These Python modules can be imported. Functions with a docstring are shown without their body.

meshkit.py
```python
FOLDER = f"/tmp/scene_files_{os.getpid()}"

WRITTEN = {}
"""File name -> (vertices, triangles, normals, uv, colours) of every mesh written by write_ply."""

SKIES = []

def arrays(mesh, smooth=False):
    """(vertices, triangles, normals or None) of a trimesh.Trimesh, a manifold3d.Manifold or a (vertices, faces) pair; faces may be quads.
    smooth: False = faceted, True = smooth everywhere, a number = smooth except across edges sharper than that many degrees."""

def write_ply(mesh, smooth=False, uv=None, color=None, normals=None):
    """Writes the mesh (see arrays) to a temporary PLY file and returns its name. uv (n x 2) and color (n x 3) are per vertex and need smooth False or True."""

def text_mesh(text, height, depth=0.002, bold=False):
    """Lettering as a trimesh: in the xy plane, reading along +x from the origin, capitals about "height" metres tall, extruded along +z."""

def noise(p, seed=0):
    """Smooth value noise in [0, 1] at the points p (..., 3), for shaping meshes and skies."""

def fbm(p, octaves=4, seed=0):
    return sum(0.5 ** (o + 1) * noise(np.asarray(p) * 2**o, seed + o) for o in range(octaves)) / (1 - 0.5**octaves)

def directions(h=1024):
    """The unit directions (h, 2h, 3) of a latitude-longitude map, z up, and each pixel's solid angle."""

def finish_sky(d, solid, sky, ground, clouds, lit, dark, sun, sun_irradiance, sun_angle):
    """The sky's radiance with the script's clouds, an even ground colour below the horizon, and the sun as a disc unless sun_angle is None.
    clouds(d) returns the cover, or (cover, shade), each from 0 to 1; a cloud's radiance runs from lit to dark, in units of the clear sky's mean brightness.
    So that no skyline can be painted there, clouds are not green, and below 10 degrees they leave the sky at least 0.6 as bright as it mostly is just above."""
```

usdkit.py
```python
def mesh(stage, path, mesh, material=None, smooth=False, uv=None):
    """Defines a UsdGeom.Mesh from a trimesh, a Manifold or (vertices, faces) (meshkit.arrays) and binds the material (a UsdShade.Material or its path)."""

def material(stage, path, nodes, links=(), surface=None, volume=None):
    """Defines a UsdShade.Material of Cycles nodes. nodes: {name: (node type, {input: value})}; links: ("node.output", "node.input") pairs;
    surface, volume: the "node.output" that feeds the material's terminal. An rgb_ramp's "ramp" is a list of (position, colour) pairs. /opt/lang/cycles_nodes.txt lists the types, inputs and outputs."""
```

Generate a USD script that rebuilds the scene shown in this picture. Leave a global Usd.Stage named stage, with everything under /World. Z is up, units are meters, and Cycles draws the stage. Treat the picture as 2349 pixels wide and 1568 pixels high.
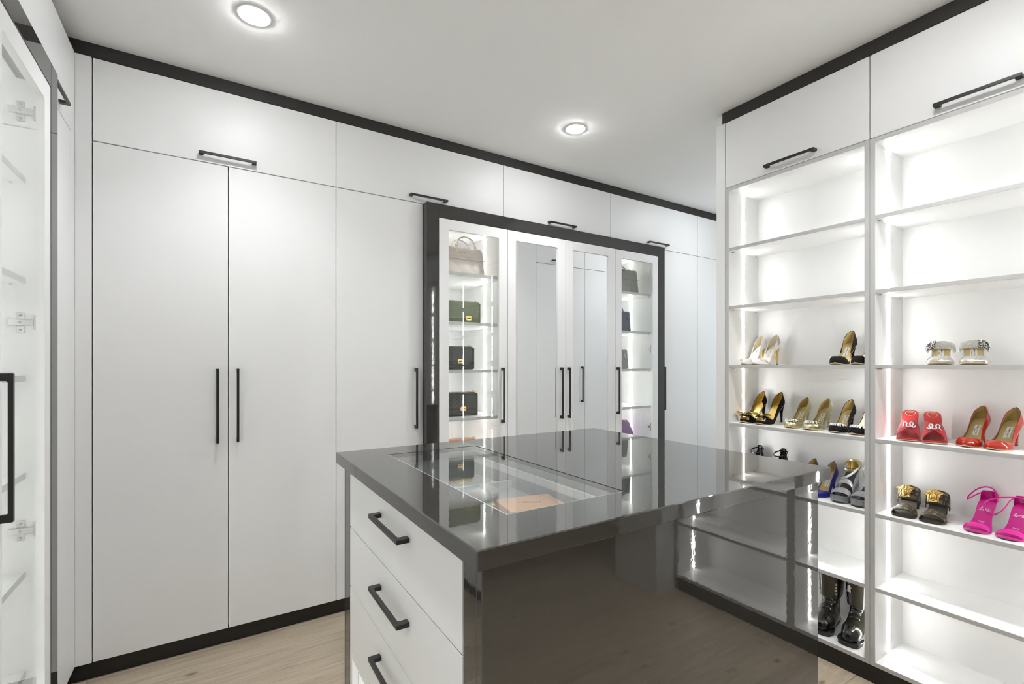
import math, random
import numpy as np, trimesh, manifold3d, usdkit, meshkit
from shapely import geometry as sg, affinity
from scipy.interpolate import PchipInterpolator
from pxr import Usd, UsdGeom, UsdLux, UsdShade, Gf, Sdf

random.seed(7); rng = np.random.default_rng(7)
stage = Usd.Stage.CreateInMemory()
UsdGeom.SetStageUpAxis(stage, 'Z'); UsdGeom.SetStageMetersPerUnit(stage, 1.0)
UsdGeom.Xform.Define(stage, '/World')

# ---------------------------------------------------------------- camera, light levels, exposure
YAW, FPX, HOR, EYE = 0.5646, 1093.3, 835.9, 1.365
cam = UsdGeom.Camera.Define(stage, '/World/camera')
cam.CreateHorizontalApertureAttr(36.0); cam.CreateVerticalApertureAttr(36.0 * 1568 / 2349)
cam.CreateFocalLengthAttr(36.0 * FPX / 2349)
cam.CreateVerticalApertureOffsetAttr(36.0 * (HOR - 784) / 2349)
cam.CreateClippingRangeAttr((0.02, 100.0))
_s, _c = math.sin(YAW), math.cos(YAW)
cam.AddTransformOp().Set(Gf.Matrix4d(_c, -_s, 0, 0, 0, 0, 1, 0, -_s, -_c, 0, 0, 0, 0, EYE, 1))
cam.CreateExposureAttr(0.50)
LED, LAMP, BEAM, SKY = 31.0, 140.0, 510.0, 2.4                     # radiance of the LED strips, of the downlight lenses and of the beams below them, strength of the sky
dome = UsdLux.DomeLight.Define(stage, '/World/sky')
dome.CreateIntensityAttr(1.0)
_sky = usdkit.material(stage, '/World/Looks/sky_light', {'s': ('sky_texture', {'sky_type': 'hosek_wilkie', 'sun_disc': False, 'sun_direction': (0.3, -0.6, 0.74), 'turbidity': 2.6}),
    'm': ('mix_color', {'fac': 0.6, 'b': (0.86, 0.93, 1.0), 'use_clamp': False}), 'b': ('background_shader', {'strength': SKY})}, [('s.color', 'm.a'), ('m.result', 'b.color')], surface='b.background')
UsdShade.MaterialBindingAPI.Apply(dome.GetPrim()).Bind(_sky)

# ---------------------------------------------------------------- helpers
_used = {}
def numbered(parent, name):
    k = (str(parent), name); n = _used.get(k, 0); _used[k] = n + 1
    return f'{parent}/{name}' if n == 0 else f'{parent}/{name}_{n:03d}'
def setd(p, **kw):
    for k, v in kw.items():
        if v is not None: p.SetCustomDataByKey(k, v)
ORIGIN = {}
def thing(name, label, cat, loc=(0, 0, 0), rotz=0.0, group=None, world=True):
    """An Xform at the thing's base. world: its parts are given in world coordinates."""
    path = numbered('/World', name); x = UsdGeom.Xform.Define(stage, path)
    x.AddTranslateOp().Set(Gf.Vec3d(*map(float, loc)))
    if rotz: x.AddRotateZOp().Set(float(rotz))
    setd(x.GetPrim(), label=label, category=cat, group=group)
    ORIGIN[path] = np.array(loc, float) if world else np.zeros(3)
    return path
def obj(name, mesh, mat, parent='/World', smooth=False, **kw):
    v, f, _ = meshkit.arrays(mesh)
    o = ORIGIN.get(parent, np.zeros(3)); path = numbered(parent, name); ORIGIN[path] = o
    m = trimesh.Trimesh(v - o, f, process=False)
    usdkit.mesh(stage, path, m, LOOK[mat], smooth=smooth)
    setd(stage.GetPrimAtPath(path), **kw)
    return path
def struct(name, mesh, mat, parent='/World', **kw):
    return obj(name, mesh, mat, parent, kind='structure' if parent == '/World' else None, **kw)

def box(x0, x1, y0, y1, z0, z1, ch=0.0012):
    lo, hi = np.minimum([x0, y0, z0], [x1, y1, z1]), np.maximum([x0, y0, z0], [x1, y1, z1])
    ch = min(ch, (hi - lo).min() * 0.3)
    if ch <= 0:
        return trimesh.creation.box(bounds=[lo, hi])
    pts = []
    for i in np.ndindex(2, 2, 2):
        c = np.where(i, hi, lo); s = np.where(i, -1, 1) * ch
        for k in range(3):
            q = c + s; q[k] = c[k]; pts.append(q)
    return trimesh.convex.convex_hull(np.array(pts))
def cat(*ms):
    return trimesh.util.concatenate([m for m in ms if m is not None])
def frame_mat(o, u, v, w):
    T = np.eye(4); T[:3, 0], T[:3, 1], T[:3, 2], T[:3, 3] = u, v, w, o
    return T
def prism(poly, depth, o, u, v, w):
    """Polygon in the plane (u, v) at o, extruded by depth along w."""
    m = trimesh.creation.extrude_polygon(poly, depth, engine='earcut'); m.apply_transform(frame_mat(o, u, v, w))
    if np.linalg.det(np.array([u, v, w])) < 0: m.invert()
    return m
def rrect(x0, y0, x1, y1, r, n=4):
    return sg.box(x0 + r, y0 + r, x1 - r, y1 - r).buffer(r, quad_segs=n)
AX = {'x': np.array([1., 0, 0]), 'y': np.array([0, 1., 0]), 'z': np.array([0, 0, 1.])}
def handle(center, along, out, L):
    """Square-section bow handle: a bar on two posts, its mounting plane at center."""
    u, o = AX[along], np.asarray(out, float); w = np.cross(u, o)
    poly = rrect(-L / 2, 0, L / 2, 0.032, 0.0025).union(sg.box(-L / 2, 0, L / 2, 0.01)).difference(rrect(-L / 2 + 0.019, -0.01, L / 2 - 0.019, 0.0225, 0.004))
    return prism(poly, 0.0105, np.asarray(center, float) - w * 0.00525, u, o, w)
def tube(pts, r, n=8, ry=None, closed=False, up=(0, 0, 1)):
    p = np.asarray(pts, float); N = len(p); r = np.broadcast_to(r, (N,)); ry = r if ry is None else np.broadcast_to(ry, (N,))
    t = (np.roll(p, -1, 0) - np.roll(p, 1, 0)) if closed else np.gradient(p, axis=0)
    t /= np.linalg.norm(t, axis=1, keepdims=True) + 1e-12
    a = np.cross(t, np.asarray(up, float)); bad = np.linalg.norm(a, axis=1) < 1e-3
    a[bad] = np.cross(t[bad], [0.9, 0.1, 0.3]); a /= np.linalg.norm(a, axis=1, keepdims=True); b = np.cross(a, t)
    th = np.arange(n) * 2 * np.pi / n
    v = p[:, None] + r[:, None, None] * np.cos(th)[None, :, None] * a[:, None] + ry[:, None, None] * np.sin(th)[None, :, None] * b[:, None]
    M = N if closed else N - 1
    i, j = np.meshgrid(np.arange(M), np.arange(n), indexing='ij'); i2 = (i + 1) % N
    q = np.stack([i * n + j, i2 * n + j, i2 * n + (j + 1) % n, i * n + (j + 1) % n], -1).reshape(-1, 4)
    f = np.vstack([q[:, [0, 1, 2]], q[:, [0, 2, 3]]]); v = v.reshape(-1, 3)
    if not closed:
        v = np.vstack([v, p[0], p[-1]]); k = np.arange(n); e = (N - 1) * n
        f = np.vstack([f, np.stack([k, (k + 1) % n, np.full(n, len(v) - 2)], 1), np.stack([e + (k + 1) % n, e + k, np.full(n, len(v) - 1)], 1)])
    return trimesh.Trimesh(v, f, process=False)
def grid(P, closed=False, keep=None):
    """Quads over an (nu, nv, 3) array of points."""
    nu, nv = P.shape[:2]; M = nu if closed else nu - 1
    i, j = np.meshgrid(np.arange(M), np.arange(nv - 1), indexing='ij'); i2 = (i + 1) % nu
    q = np.stack([i * nv + j, i2 * nv + j, i2 * nv + j + 1, i * nv + j + 1], -1)
    q = q.reshape(-1, 4) if keep is None else q[keep[:M, :nv - 1]]
    return trimesh.Trimesh(P.reshape(-1, 3), np.vstack([q[:, [0, 1, 2]], q[:, [0, 2, 3]]]), process=False)
def lathe(profile, o=(0, 0, 0), n=32):
    m = trimesh.creation.revolve(np.array(profile, float), sections=n); m.apply_translation(o); return m
def ell(c, r, sub=2):
    m = trimesh.creation.icosphere(sub); m.apply_scale(r); m.apply_translation(c); return m
def spline(pts, n=24, closed=False):
    from scipy.interpolate import CubicSpline
    p = np.asarray(pts, float)
    if closed: p = np.vstack([p, p[:1]])
    s = np.r_[0, np.cumsum(np.linalg.norm(np.diff(p, axis=0), axis=1))]
    return CubicSpline(s, p, bc_type='periodic' if closed else 'natural')(np.linspace(0, s[-1], n, endpoint=not closed))

# ---------------------------------------------------------------- materials
LOOK = {}
def mat(name, base, rough=0.5, **kw):
    bump = kw.pop('bump', None); noise = kw.pop('noise', None)
    nodes = {'p': ('principled_bsdf', {'base_color': base, 'roughness': rough, **kw})}; links = []
    if bump or noise: nodes['tc'] = ('texture_coordinate', {})
    if bump:
        nodes['n'] = ('noise_texture', {'scale': bump[0], 'detail': 2.0}); nodes['b'] = ('bump', {'strength': bump[1], 'distance': bump[2]})
        links += [('tc.object', 'n.vector'), ('n.fac', 'b.height'), ('b.normal', 'p.normal')]
    if noise:
        nodes['cn'] = ('noise_texture', {'scale': noise[0], 'detail': 4.0}); nodes['cr'] = ('rgb_ramp', {'ramp': noise[1]})
        links += [('tc.object', 'cn.vector'), ('cn.fac', 'cr.fac'), ('cr.color', 'p.base_color')]
    LOOK[name] = usdkit.material(stage, f'/World/Looks/{name}', nodes, links, surface='p.BSDF')
def emit(name, color, strength):
    LOOK[name] = usdkit.material(stage, f'/World/Looks/{name}', {'e': ('emission', {'color': color, 'strength': strength})}, surface='e.emission')
def glitter(name, base, scale, metallic=1.0, rough=0.25):
    LOOK[name] = usdkit.material(stage, f'/World/Looks/{name}', {'tc': ('texture_coordinate', {}), 'v': ('voronoi_texture', {'scale': scale}), 'b': ('bump', {'strength': 0.9, 'distance': 0.002}),
        'r': ('rgb_ramp', {'ramp': [(0, tuple(0.55 * c for c in base)), (0.5, base), (1, tuple(min(1, 1.35 * c) for c in base))]}), 's': ('separate_color', {}),
        'p': ('principled_bsdf', {'metallic': metallic, 'roughness': rough})},
        [('tc.object', 'v.vector'), ('v.color', 's.color'), ('s.r', 'r.fac'), ('r.color', 'p.base_color'), ('s.g', 'b.height'), ('b.normal', 'p.normal')], surface='p.BSDF')
mat('lacquer', (0.87, 0.87, 0.868), 0.42, bump=(180, 0.03, 0.0004))
mat('melamine', (0.87, 0.87, 0.862), 0.38)
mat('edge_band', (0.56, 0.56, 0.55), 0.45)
mat('ceiling_paint', (0.95, 0.95, 0.94), 0.9, specular_ior_level=0.2)
mat('wall_paint', (0.78, 0.78, 0.765), 0.85, specular_ior_level=0.2)
mat('gloss_grey', (0.042, 0.040, 0.036), 0.02, ior=1.85, bump=(80, 0.03, 0.0012))
mat('frame_grey', (0.045, 0.043, 0.041), 0.03, ior=1.5, bump=(80, 0.03, 0.0012))
mat('black_trim', (0.022, 0.020, 0.018), 0.55)
mat('kick_black', (0.012, 0.011, 0.010), 0.35)
mat('handle_black', (0.010, 0.010, 0.010), 0.38)
mat('mirror', (0.93, 0.935, 0.935), 0.0, metallic=1.0)
mat('chrome', (0.50, 0.50, 0.49), 0.28, metallic=1.0)
mat('plastic_clear', (0.62, 0.62, 0.60), 0.25)
mat('tray_white', (0.50, 0.50, 0.495), 0.6)
mat('tray_grey', (0.24, 0.245, 0.25), 0.8)
mat('orange_box', (0.48, 0.25, 0.115), 0.6)
mat('print_brown', (0.13, 0.06, 0.03), 0.6)
mat('gold', (0.83, 0.58, 0.20), 0.22, metallic=1.0)
mat('pale_gold', (0.80, 0.68, 0.36), 0.25, metallic=1.0)
mat('crystal', (0.93, 0.93, 0.91), 0.06, metallic=0.35, ior=2.0)
emit('led', (1.0, 0.995, 0.975), LED)
emit('lamp_lens', (0.98, 0.99, 1.0), LAMP)
LOOK['pane'] = usdkit.material(stage, '/World/Looks/pane', {'geo': ('geometry', {}), 'io': ('mix_float', {'a': 1.45, 'b': 1 / 1.45, 'use_clamp': False}), 't': ('transparent_bsdf', {'color': (0.965, 0.98, 0.972)}), 'g': ('glossy_bsdf', {'color': (1, 1, 1), 'roughness': 0.0}), 'f': ('fresnel', {'IOR': 1.45}), 'm': ('mix_closure', {})},
    [('geo.backfacing', 'io.fac'), ('io.result', 'f.IOR'), ('f.fac', 'm.fac'), ('t.BSDF', 'm.closure1'), ('g.BSDF', 'm.closure2')], surface='m.closure')
LOOK['oak'] = usdkit.material(stage, '/World/Looks/oak', {'g': ('geometry', {}), 'oi': ('object_info', {}), 'off': ('combine_xyz', {}), 'k': ('math', {'math_type': 'multiply', 'value2': 37.0}), 'add': ('vector_math', {'math_type': 'add'}),
    'mp': ('mapping', {'scale': (2.2, 26, 8)}), 'n1': ('noise_texture', {'scale': 1.6, 'detail': 6.0, 'roughness': 0.62, 'distortion': 1.2}), 'r1': ('rgb_ramp', {'ramp': [(0.25, (0.40, 0.33, 0.24)), (0.5, (0.53, 0.45, 0.345)), (0.75, (0.64, 0.56, 0.44))]}),
    'mk': ('mapping', {'scale': (3.2, 7.5, 5)}), 'v': ('voronoi_texture', {'scale': 1.15, 'randomness': 1.0}), 'rk': ('rgb_ramp', {'ramp': [(0.0, (0.28, 0.24, 0.2)), (0.055, (0.55, 0.5, 0.45)), (0.12, (1, 1, 1))]}), 'mx': ('mix_color', {'blend_type': 'multiply', 'fac': 1.0}),
    'rt': ('rgb_ramp', {'ramp': [(0, (0.86, 0.84, 0.82)), (1, (1.08, 1.06, 1.03))]}), 'mt': ('mix_color', {'blend_type': 'multiply', 'fac': 1.0, 'use_clamp_result': False}), 'b': ('bump', {'strength': 0.15, 'distance': 0.002}), 'p': ('principled_bsdf', {'roughness': 0.42})},
    [('oi.random', 'k.value1'), ('k.value', 'off.x'), ('k.value', 'off.z'), ('g.position', 'add.vector1'), ('off.vector', 'add.vector2'), ('add.vector', 'mp.vector'), ('mp.vector', 'n1.vector'), ('n1.fac', 'r1.fac'),
     ('add.vector', 'mk.vector'), ('mk.vector', 'v.vector'), ('v.distance', 'rk.fac'), ('r1.color', 'mx.a'), ('rk.color', 'mx.b'), ('oi.random', 'rt.fac'), ('mx.result', 'mt.a'), ('rt.color', 'mt.b'), ('mt.result', 'p.base_color'), ('n1.fac', 'b.height'), ('b.normal', 'p.normal')], surface='p.BSDF')

# ---------------------------------------------------------------- planes of the room (from the photograph)
CEIL, ZCR, ZOH, ZK = 2.75, 2.6905, 2.3305, 0.080
XL, YB, XR, YF = -0.486, 2.704, 2.390, 2.646
YE, YS0, YDIV = 1.639, 1.584, 0.906               # end of the right run: corridor face, start of the bays, bay division
GAP = 0.0019                                      # half of a joint between doors
TH = 0.019                                        # door thickness
ROOM_X0, ROOM_X1, ROOM_Y0, ROOM_Y1 = -1.10, 4.90, -0.80, 3.32

# floor: oak planks along x
fl = UsdGeom.Xform.Define(stage, '/World/floor').GetPath().pathString
setd(stage.GetPrimAtPath(fl), kind='structure', label='light oak plank floor of the dressing room and corridor')
obj('subfloor', box(-1.2, 5.0, -3.1, 3.45, -0.06, -0.021, 0), 'wall_paint', fl)
y = -3.0; row = 0
while y < 3.40:
    x = -1.15 - (0.0, 1.35, 0.62, 1.02)[row % 4] * 1.0
    while x < 4.95:
        x1 = min(x + 2.05, 4.95)
        obj('plank', box(max(x, -1.15) + 0.0006, x1 - 0.0006, y + 0.0006, y + 0.2194, -0.02, 0.0, 0.0012), 'oak', fl)
        x += 2.05
    y += 0.22; row += 1
struct('ceiling', box(-1.2, 5.0, -3.1, 3.45, CEIL, CEIL + 0.08, 0), 'ceiling_paint', label='flat pale ceiling with recessed downlights')
struct('wall_back', box(-1.2, 5.0, ROOM_Y1, ROOM_Y1 + 0.1, 0, CEIL, 0), 'wall_paint', label='wall behind the back run of wardrobes')
struct('wall_left', box(ROOM_X0 - 0.1, ROOM_X0, -3.0, ROOM_Y1, 0, CEIL, 0), 'wall_paint', label='wall behind the left run of cabinets')
struct('wall_right', box(2.70, 2.80, -0.46, 1.02, 0, CEIL, 0), 'wall_paint', label='wall behind the shoe shelves')
# entrance behind the camera: a wall return on the right, a wide opening, a dim room beyond it
struct('wall_front', cat(box(2.23, 2.80, -0.80, -0.463, 0, CEIL, 0), box(ROOM_X0, -0.3, -0.90, -0.78, 0, CEIL, 0), box(-0.3, 2.23, -0.90, -0.78, 2.25, CEIL, 0)), 'wall_paint', label='wall with the wide entrance opening')
struct('wall_hall', cat(box(-1.1, 3.0, -3.0, -2.9, 0, CEIL, 0), box(2.9, 3.0, -2.9, -0.80, 0, CEIL, 0)), 'wall_paint', label='walls of the unlit hall beyond the entrance')
# corridor end with a window
W = (1.72, 2.62, 0.55, 2.25)
poly = sg.box(1.639, 0, ROOM_Y1, CEIL).difference(sg.box(W[0], W[2], W[1], W[3]))
struct('wall_end', prism(poly, 0.12, (ROOM_X1, 0, 0), AX['y'], AX['z'], AX['x']), 'wall_paint', label='corridor end wall around the window')
wn = UsdGeom.Xform.Define(stage, '/World/window_1').GetPath().pathString
setd(stage.GetPrimAtPath(wn), kind='structure', label='tall window at the far end of the corridor')
o = sg.box(W[0], W[2], W[1], W[3]); i1 = sg.box(W[0] + .05, W[2] + .05, 2.15, W[3] - .05); i2 = sg.box(2.19, W[2] + .05, W[1] - .05, W[3] - .05)
obj('window_frame', prism(o.difference(i1).difference(i2), 0.06, (ROOM_X1 + 0.03, 0, 0), AX['y'], AX['z'], AX['x']), 'lacquer', wn)
for a, b in ((W[0] + .05, 2.15), (2.19, W[1] - .05)):
    obj('pane', box(ROOM_X1 + 0.055, ROOM_X1 + 0.061, a, b, W[2] + .05, W[3] - .05, 0), 'pane', wn)

# dark crown strips, toe kicks and white filler strips
def trim(mesh, m, label): struct(numbered_trim(), mesh, m, label=label)
_tn = [0]
def numbered_trim():
    _tn[0] += 1; return f'trim_{_tn[0]}'
trim(box(ROOM_X0, ROOM_X1 - 0.002, YB, YB + 0.02, ZCR + 0.0005, CEIL - 0.0005, 0), 'black_trim', 'dark crown strip above the back wardrobes')
trim(box(XL - 0.075, XL - 0.055, -0.45, YB - 0.002, ZCR + 0.0005, CEIL - 0.0005, 0), 'black_trim', 'recessed dark crown strip above the left cabinets')
trim(cat(box(XR, XR + 0.02, -0.455, 1.602, ZCR + 0.0005, CEIL - 0.0005, 0)), 'black_trim', 'dark crown strip above the shoe shelves')
trim(cat(box(XR, 2.5945, YS0 + GAP, YE, 0.0005, ZCR, 0.001), box(XR + 0.02, ROOM_X1 - 0.002, 1.603, YE, ZCR + 0.0005, CEIL - 0.0005, 0)), 'lacquer', 'white end panel closing the shoe shelves at the corridor')
trim(box(XL + 0.0004, -0.4295 - GAP, YB, YB + TH, ZK, ZCR, 0.001), 'lacquer', 'narrow white filler strip at the left corner of the back run')
trim(box(XL - TH, XL, 2.641 + GAP, YB + TH, ZK, ZCR, 0.0005), 'lacquer', 'narrow white filler strip at the end of the left run')
struct('baseboard_back', box(XL - 0.03, ROOM_X1 - 0.002, YB + 0.028, YB + 0.044, 0.0005, ZK - 0.001, 0), 'kick_black', label='black toe kick under the back wardrobes')
struct('baseboard_left', box(XL - 0.044, XL - 0.028, -0.45, YB + 0.027, 0.0005, ZK - 0.001, 0), 'kick_black', label='black toe kick under the left cabinets')
struct('baseboard_right', box(XR + 0.012, XR + 0.028, -0.455, YS0 + 0.001, 0.0005, ZK - 0.001, 0), 'kick_black', label='black toe kick under the shoe shelves')
struct('baseboard_corridor', box(2.60, ROOM_X1 - 0.002, YE - 0.044, YE - 0.028, 0.0005, ZK - 0.001, 0), 'kick_black', label='black toe kick under the corridor wardrobes')

# ---------------------------------------------------------------- wardrobes and overhead cabinets
# a run is a face plane: along = axis of the run, out = outward normal, plane = its coordinate
RUN = dict(back=('x', np.array([0, -1., 0]), YB), left=('y', np.array([1., 0, 0]), XL), right=('y', np.array([-1., 0, 0]), XR), corridor=('x', np.array([0, 1., 0]), YE))
def rbox(run, a0, a1, d0, d1, z0, z1, ch=0.0012):
    """A box in a run: a0..a1 along it, d0..d1 the depth behind its face."""
    ax, out, pl = RUN[run]; s = out.sum()
    p0, p1 = pl - s * d0, pl - s * d1
    return box(a0, a1, p0, p1, z0, z1, ch) if ax == 'x' else box(p0, p1, a0, a1, z0, z1, ch)
def rpt(run, a, d, z):
    ax, out, pl = RUN[run]; p = pl - out.sum() * d
    return (a, p, z) if ax == 'x' else (p, a, z)
def door(t, run, a0, a1, z0, z1, hz=None, hside=None, hpos=None, name='door'):
    d = obj(name, rbox(run, a0 + GAP, a1 - GAP, 0, TH, z0 + GAP, z1 - GAP), 'lacquer', t)
    if hz == 'bottom': obj('handle', handle(rpt(run, (a0 + a1) / 2 if hpos is None else hpos, 0, z0 + 0.036), RUN[run][0], RUN[run][1], 0.24), 'handle_black', d)
    elif hz == 'tall': obj('handle', handle(rpt(run, hside, 0, 1.167), 'z', RUN[run][1], 0.356), 'handle_black', d)
def wardrobe(run, a0, a1, splits, handles, label, depth=0.58, group=None, body0=0.0):
    t = thing('wardrobe', label, 'wardrobe', rpt(run, (a0 + a1) / 2, depth / 2, ZK), group=group)
    obj('body', rbox(run, max(a0 + 0.0008, body0 or -9), a1 - 0.0008, TH + 0.022, depth, ZK, ZOH - 0.0006), 'melamine', t)
    e = [a0, *splits, a1]
    for k in range(len(e) - 1): door(t, run, e[k], e[k + 1], ZK, ZOH, 'tall' if handles[k] is not None else None, handles[k])
def overhead(run, a0, a1, label, depth=0.58, hpos=None, group=None, body0=0.0):
    t = thing('overhead_cabinet', label, 'cabinet', rpt(run, (a0 + a1) / 2, depth / 2, ZOH), group=group)
    obj('body', rbox(run, max(a0 + 0.0008, body0 or -9), a1 - 0.0008, TH + 0.022, depth, ZOH + 0.0006, ZCR), 'melamine', t)
    door(t, run, a0, a1, ZOH, ZCR, 'bottom', hpos=hpos, name='lift_door')
wardrobe('back', -0.4295, 0.579, [0.0754], [0.030, 0.115], 'wide white two-door wardrobe with paired long black handles, in the left corner')
wardrobe('back', 0.579, 1.0805, [], [1.032], 'narrow white single-door wardrobe immediately left of the grey-framed display cabinet')
wardrobe('back', 3.1675, 3.6705, [], [3.212], 'white single-door wardrobe immediately right of the grey-framed display cabinet')
wardrobe('back', 3.6705, 4.70, [4.185], [4.14, 4.23], 'white wardrobe at the far right of the back run, half hidden by the shoe shelves')
overhead('back', -0.4295, 0.579, 'wide white overhead cabinet at the left end of the back run, above the two-door wardrobe')
overhead('back', 0.579, 1.646, 'white overhead cabinet above the left corner of the grey frame')
overhead('back', 1.646, 2.6163, 'white overhead cabinet above the mirrored doors of the display cabinet')
overhead('back', 2.6163, 3.6705, 'white overhead cabinet above the right corner of the grey display frame')
overhead('back', 3.6705, 4.70, 'white overhead cabinet at the far right of the back run, beside the shelf end panel')
wardrobe('left', 2.147, 2.641, [], [2.19], 'narrow tall white cabinet between the left glass cabinet and the room corner')
overhead('left', 2.05, 2.641, 'white overhead cabinet at the corner end of the left run')
overhead('left', 1.45, 2.05, 'white overhead cabinet above the far glass door of the left run')
overhead('left', 0.85, 1.45, 'white overhead cabinet above the near glass door of the left run')
overhead('left', 0.25, 0.85, 'white overhead cabinet beside the camera on the left run')
wardrobe('left', -0.45, 1.019, [0.285], [0.24, 0.33], 'white two-door wardrobe beside the camera on the left run')
for a, b, l in ((2.596, 3.199, 'first white overhead cabinet in the corridor, seen in the left mirror'), (3.199, 4.04, 'second white overhead cabinet in the corridor, seen in the right mirror'), (4.04, 4.88, 'third white overhead cabinet in the corridor, towards the window')):
    overhead('corridor', a, b, l, depth=0.55, body0=2.70)
for a, b, sp, hh, l in ((2.596, 3.199, [], [3.150], 'first white corridor wardrobe behind the shoe shelves, seen in the mirrors'), (3.199, 4.04, [3.62], [3.575, 3.665], 'second white corridor wardrobe, seen in the right mirror'), (4.04, 4.88, [4.46], [4.415, 4.505], 'third white corridor wardrobe, towards the window')):
    wardrobe('corridor', a, b, sp, hh, l, depth=0.55, body0=2.70)
for a, b, h, l in ((YDIV, YS0, 1.2365, 'white overhead cabinet above the far shoe shelf bay with the black boots'), (0.226, YDIV, 0.567, 'white overhead cabinet above the near shoe shelf bay with the pink sandals'), (-0.454, 0.226, -0.114, 'white overhead cabinet above the shoe shelf bay beside the camera')):
    overhead('right', a, b, l, depth=0.285, hpos=h)

# ---------------------------------------------------------------- open shoe shelves
SH = [0.098, 0.4157, 0.7312, 1.0494, 1.3648, 1.6835, 2.0004]
SX0, SX1 = XR + 0.003, 2.677
def bay(y0, y1, label):
    t = thing('shoe_shelf_unit', label, 'shelf unit', (2.53, (y0 + y1) / 2, ZK))
    p = 0.0195
    for ya, yb in ((y1 - p, y1 - 0.0006), (y0 + 0.0006, y0 + p)):
        sp = obj('side_panel', box(XR + 0.0014, SX1, ya, yb, ZK, ZOH - 0.0006, 0), 'melamine', t)
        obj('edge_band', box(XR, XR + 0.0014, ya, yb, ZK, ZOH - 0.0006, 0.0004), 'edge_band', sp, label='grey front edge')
    obj('back_panel', box(SX1, SX1 + 0.012, y0 + 0.0006, y1 - 0.0006, ZK, ZOH - 0.0006, 0), 'melamine', t)
    tp = obj('top_panel', box(XR + 0.0014, SX1, y0 + p, y1 - p, ZOH - 0.0195, ZOH - 0.0006, 0), 'melamine', t)
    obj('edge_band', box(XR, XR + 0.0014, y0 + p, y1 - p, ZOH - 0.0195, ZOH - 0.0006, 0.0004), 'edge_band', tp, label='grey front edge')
    for k, z in enumerate(SH):
        xf, zl = (SX0 if k else XR), z - (0.0165 if k else 0.018)
        sh_ = obj('shelf', box(xf + 0.0014, SX1, y0 + p + 0.0003, y1 - p - 0.0003, zl, z, 0), 'melamine', t)
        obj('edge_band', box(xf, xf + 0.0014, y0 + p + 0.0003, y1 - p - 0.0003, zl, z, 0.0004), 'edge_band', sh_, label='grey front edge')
        if k:
            for x in (2.425, 2.64):
                for y, d in ((y1 - p, -1), (y0 + p, 1)):
                    m = cat(ell((x, y + d * 0.006, z - 0.0195), (0.0042, 0.0065, 0.0036), 1)); obj('shelf_pin', m, 'plastic_clear', t)
    zs = SH + [ZOH - 0.0195 + 0.0165]
    for y, d in ((y1 - p, -1), (y0 + p, 1)):
        for k in range(len(SH)):
            obj('led_strip', box(2.526, 2.5350, y, y + d * 0.0022, zs[k] + 0.0005, zs[k + 1] - 0.017, 0), 'led', t)
bay(YDIV, YS0, 'far bay of white lit shoe shelves, with the black boots at its foot')
bay(0.226, YDIV, 'near bay of white lit shoe shelves, with the silver mules and pink sandals')
bay(-0.454, 0.226, 'empty bay of white lit shoe shelves beside the camera')

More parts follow.
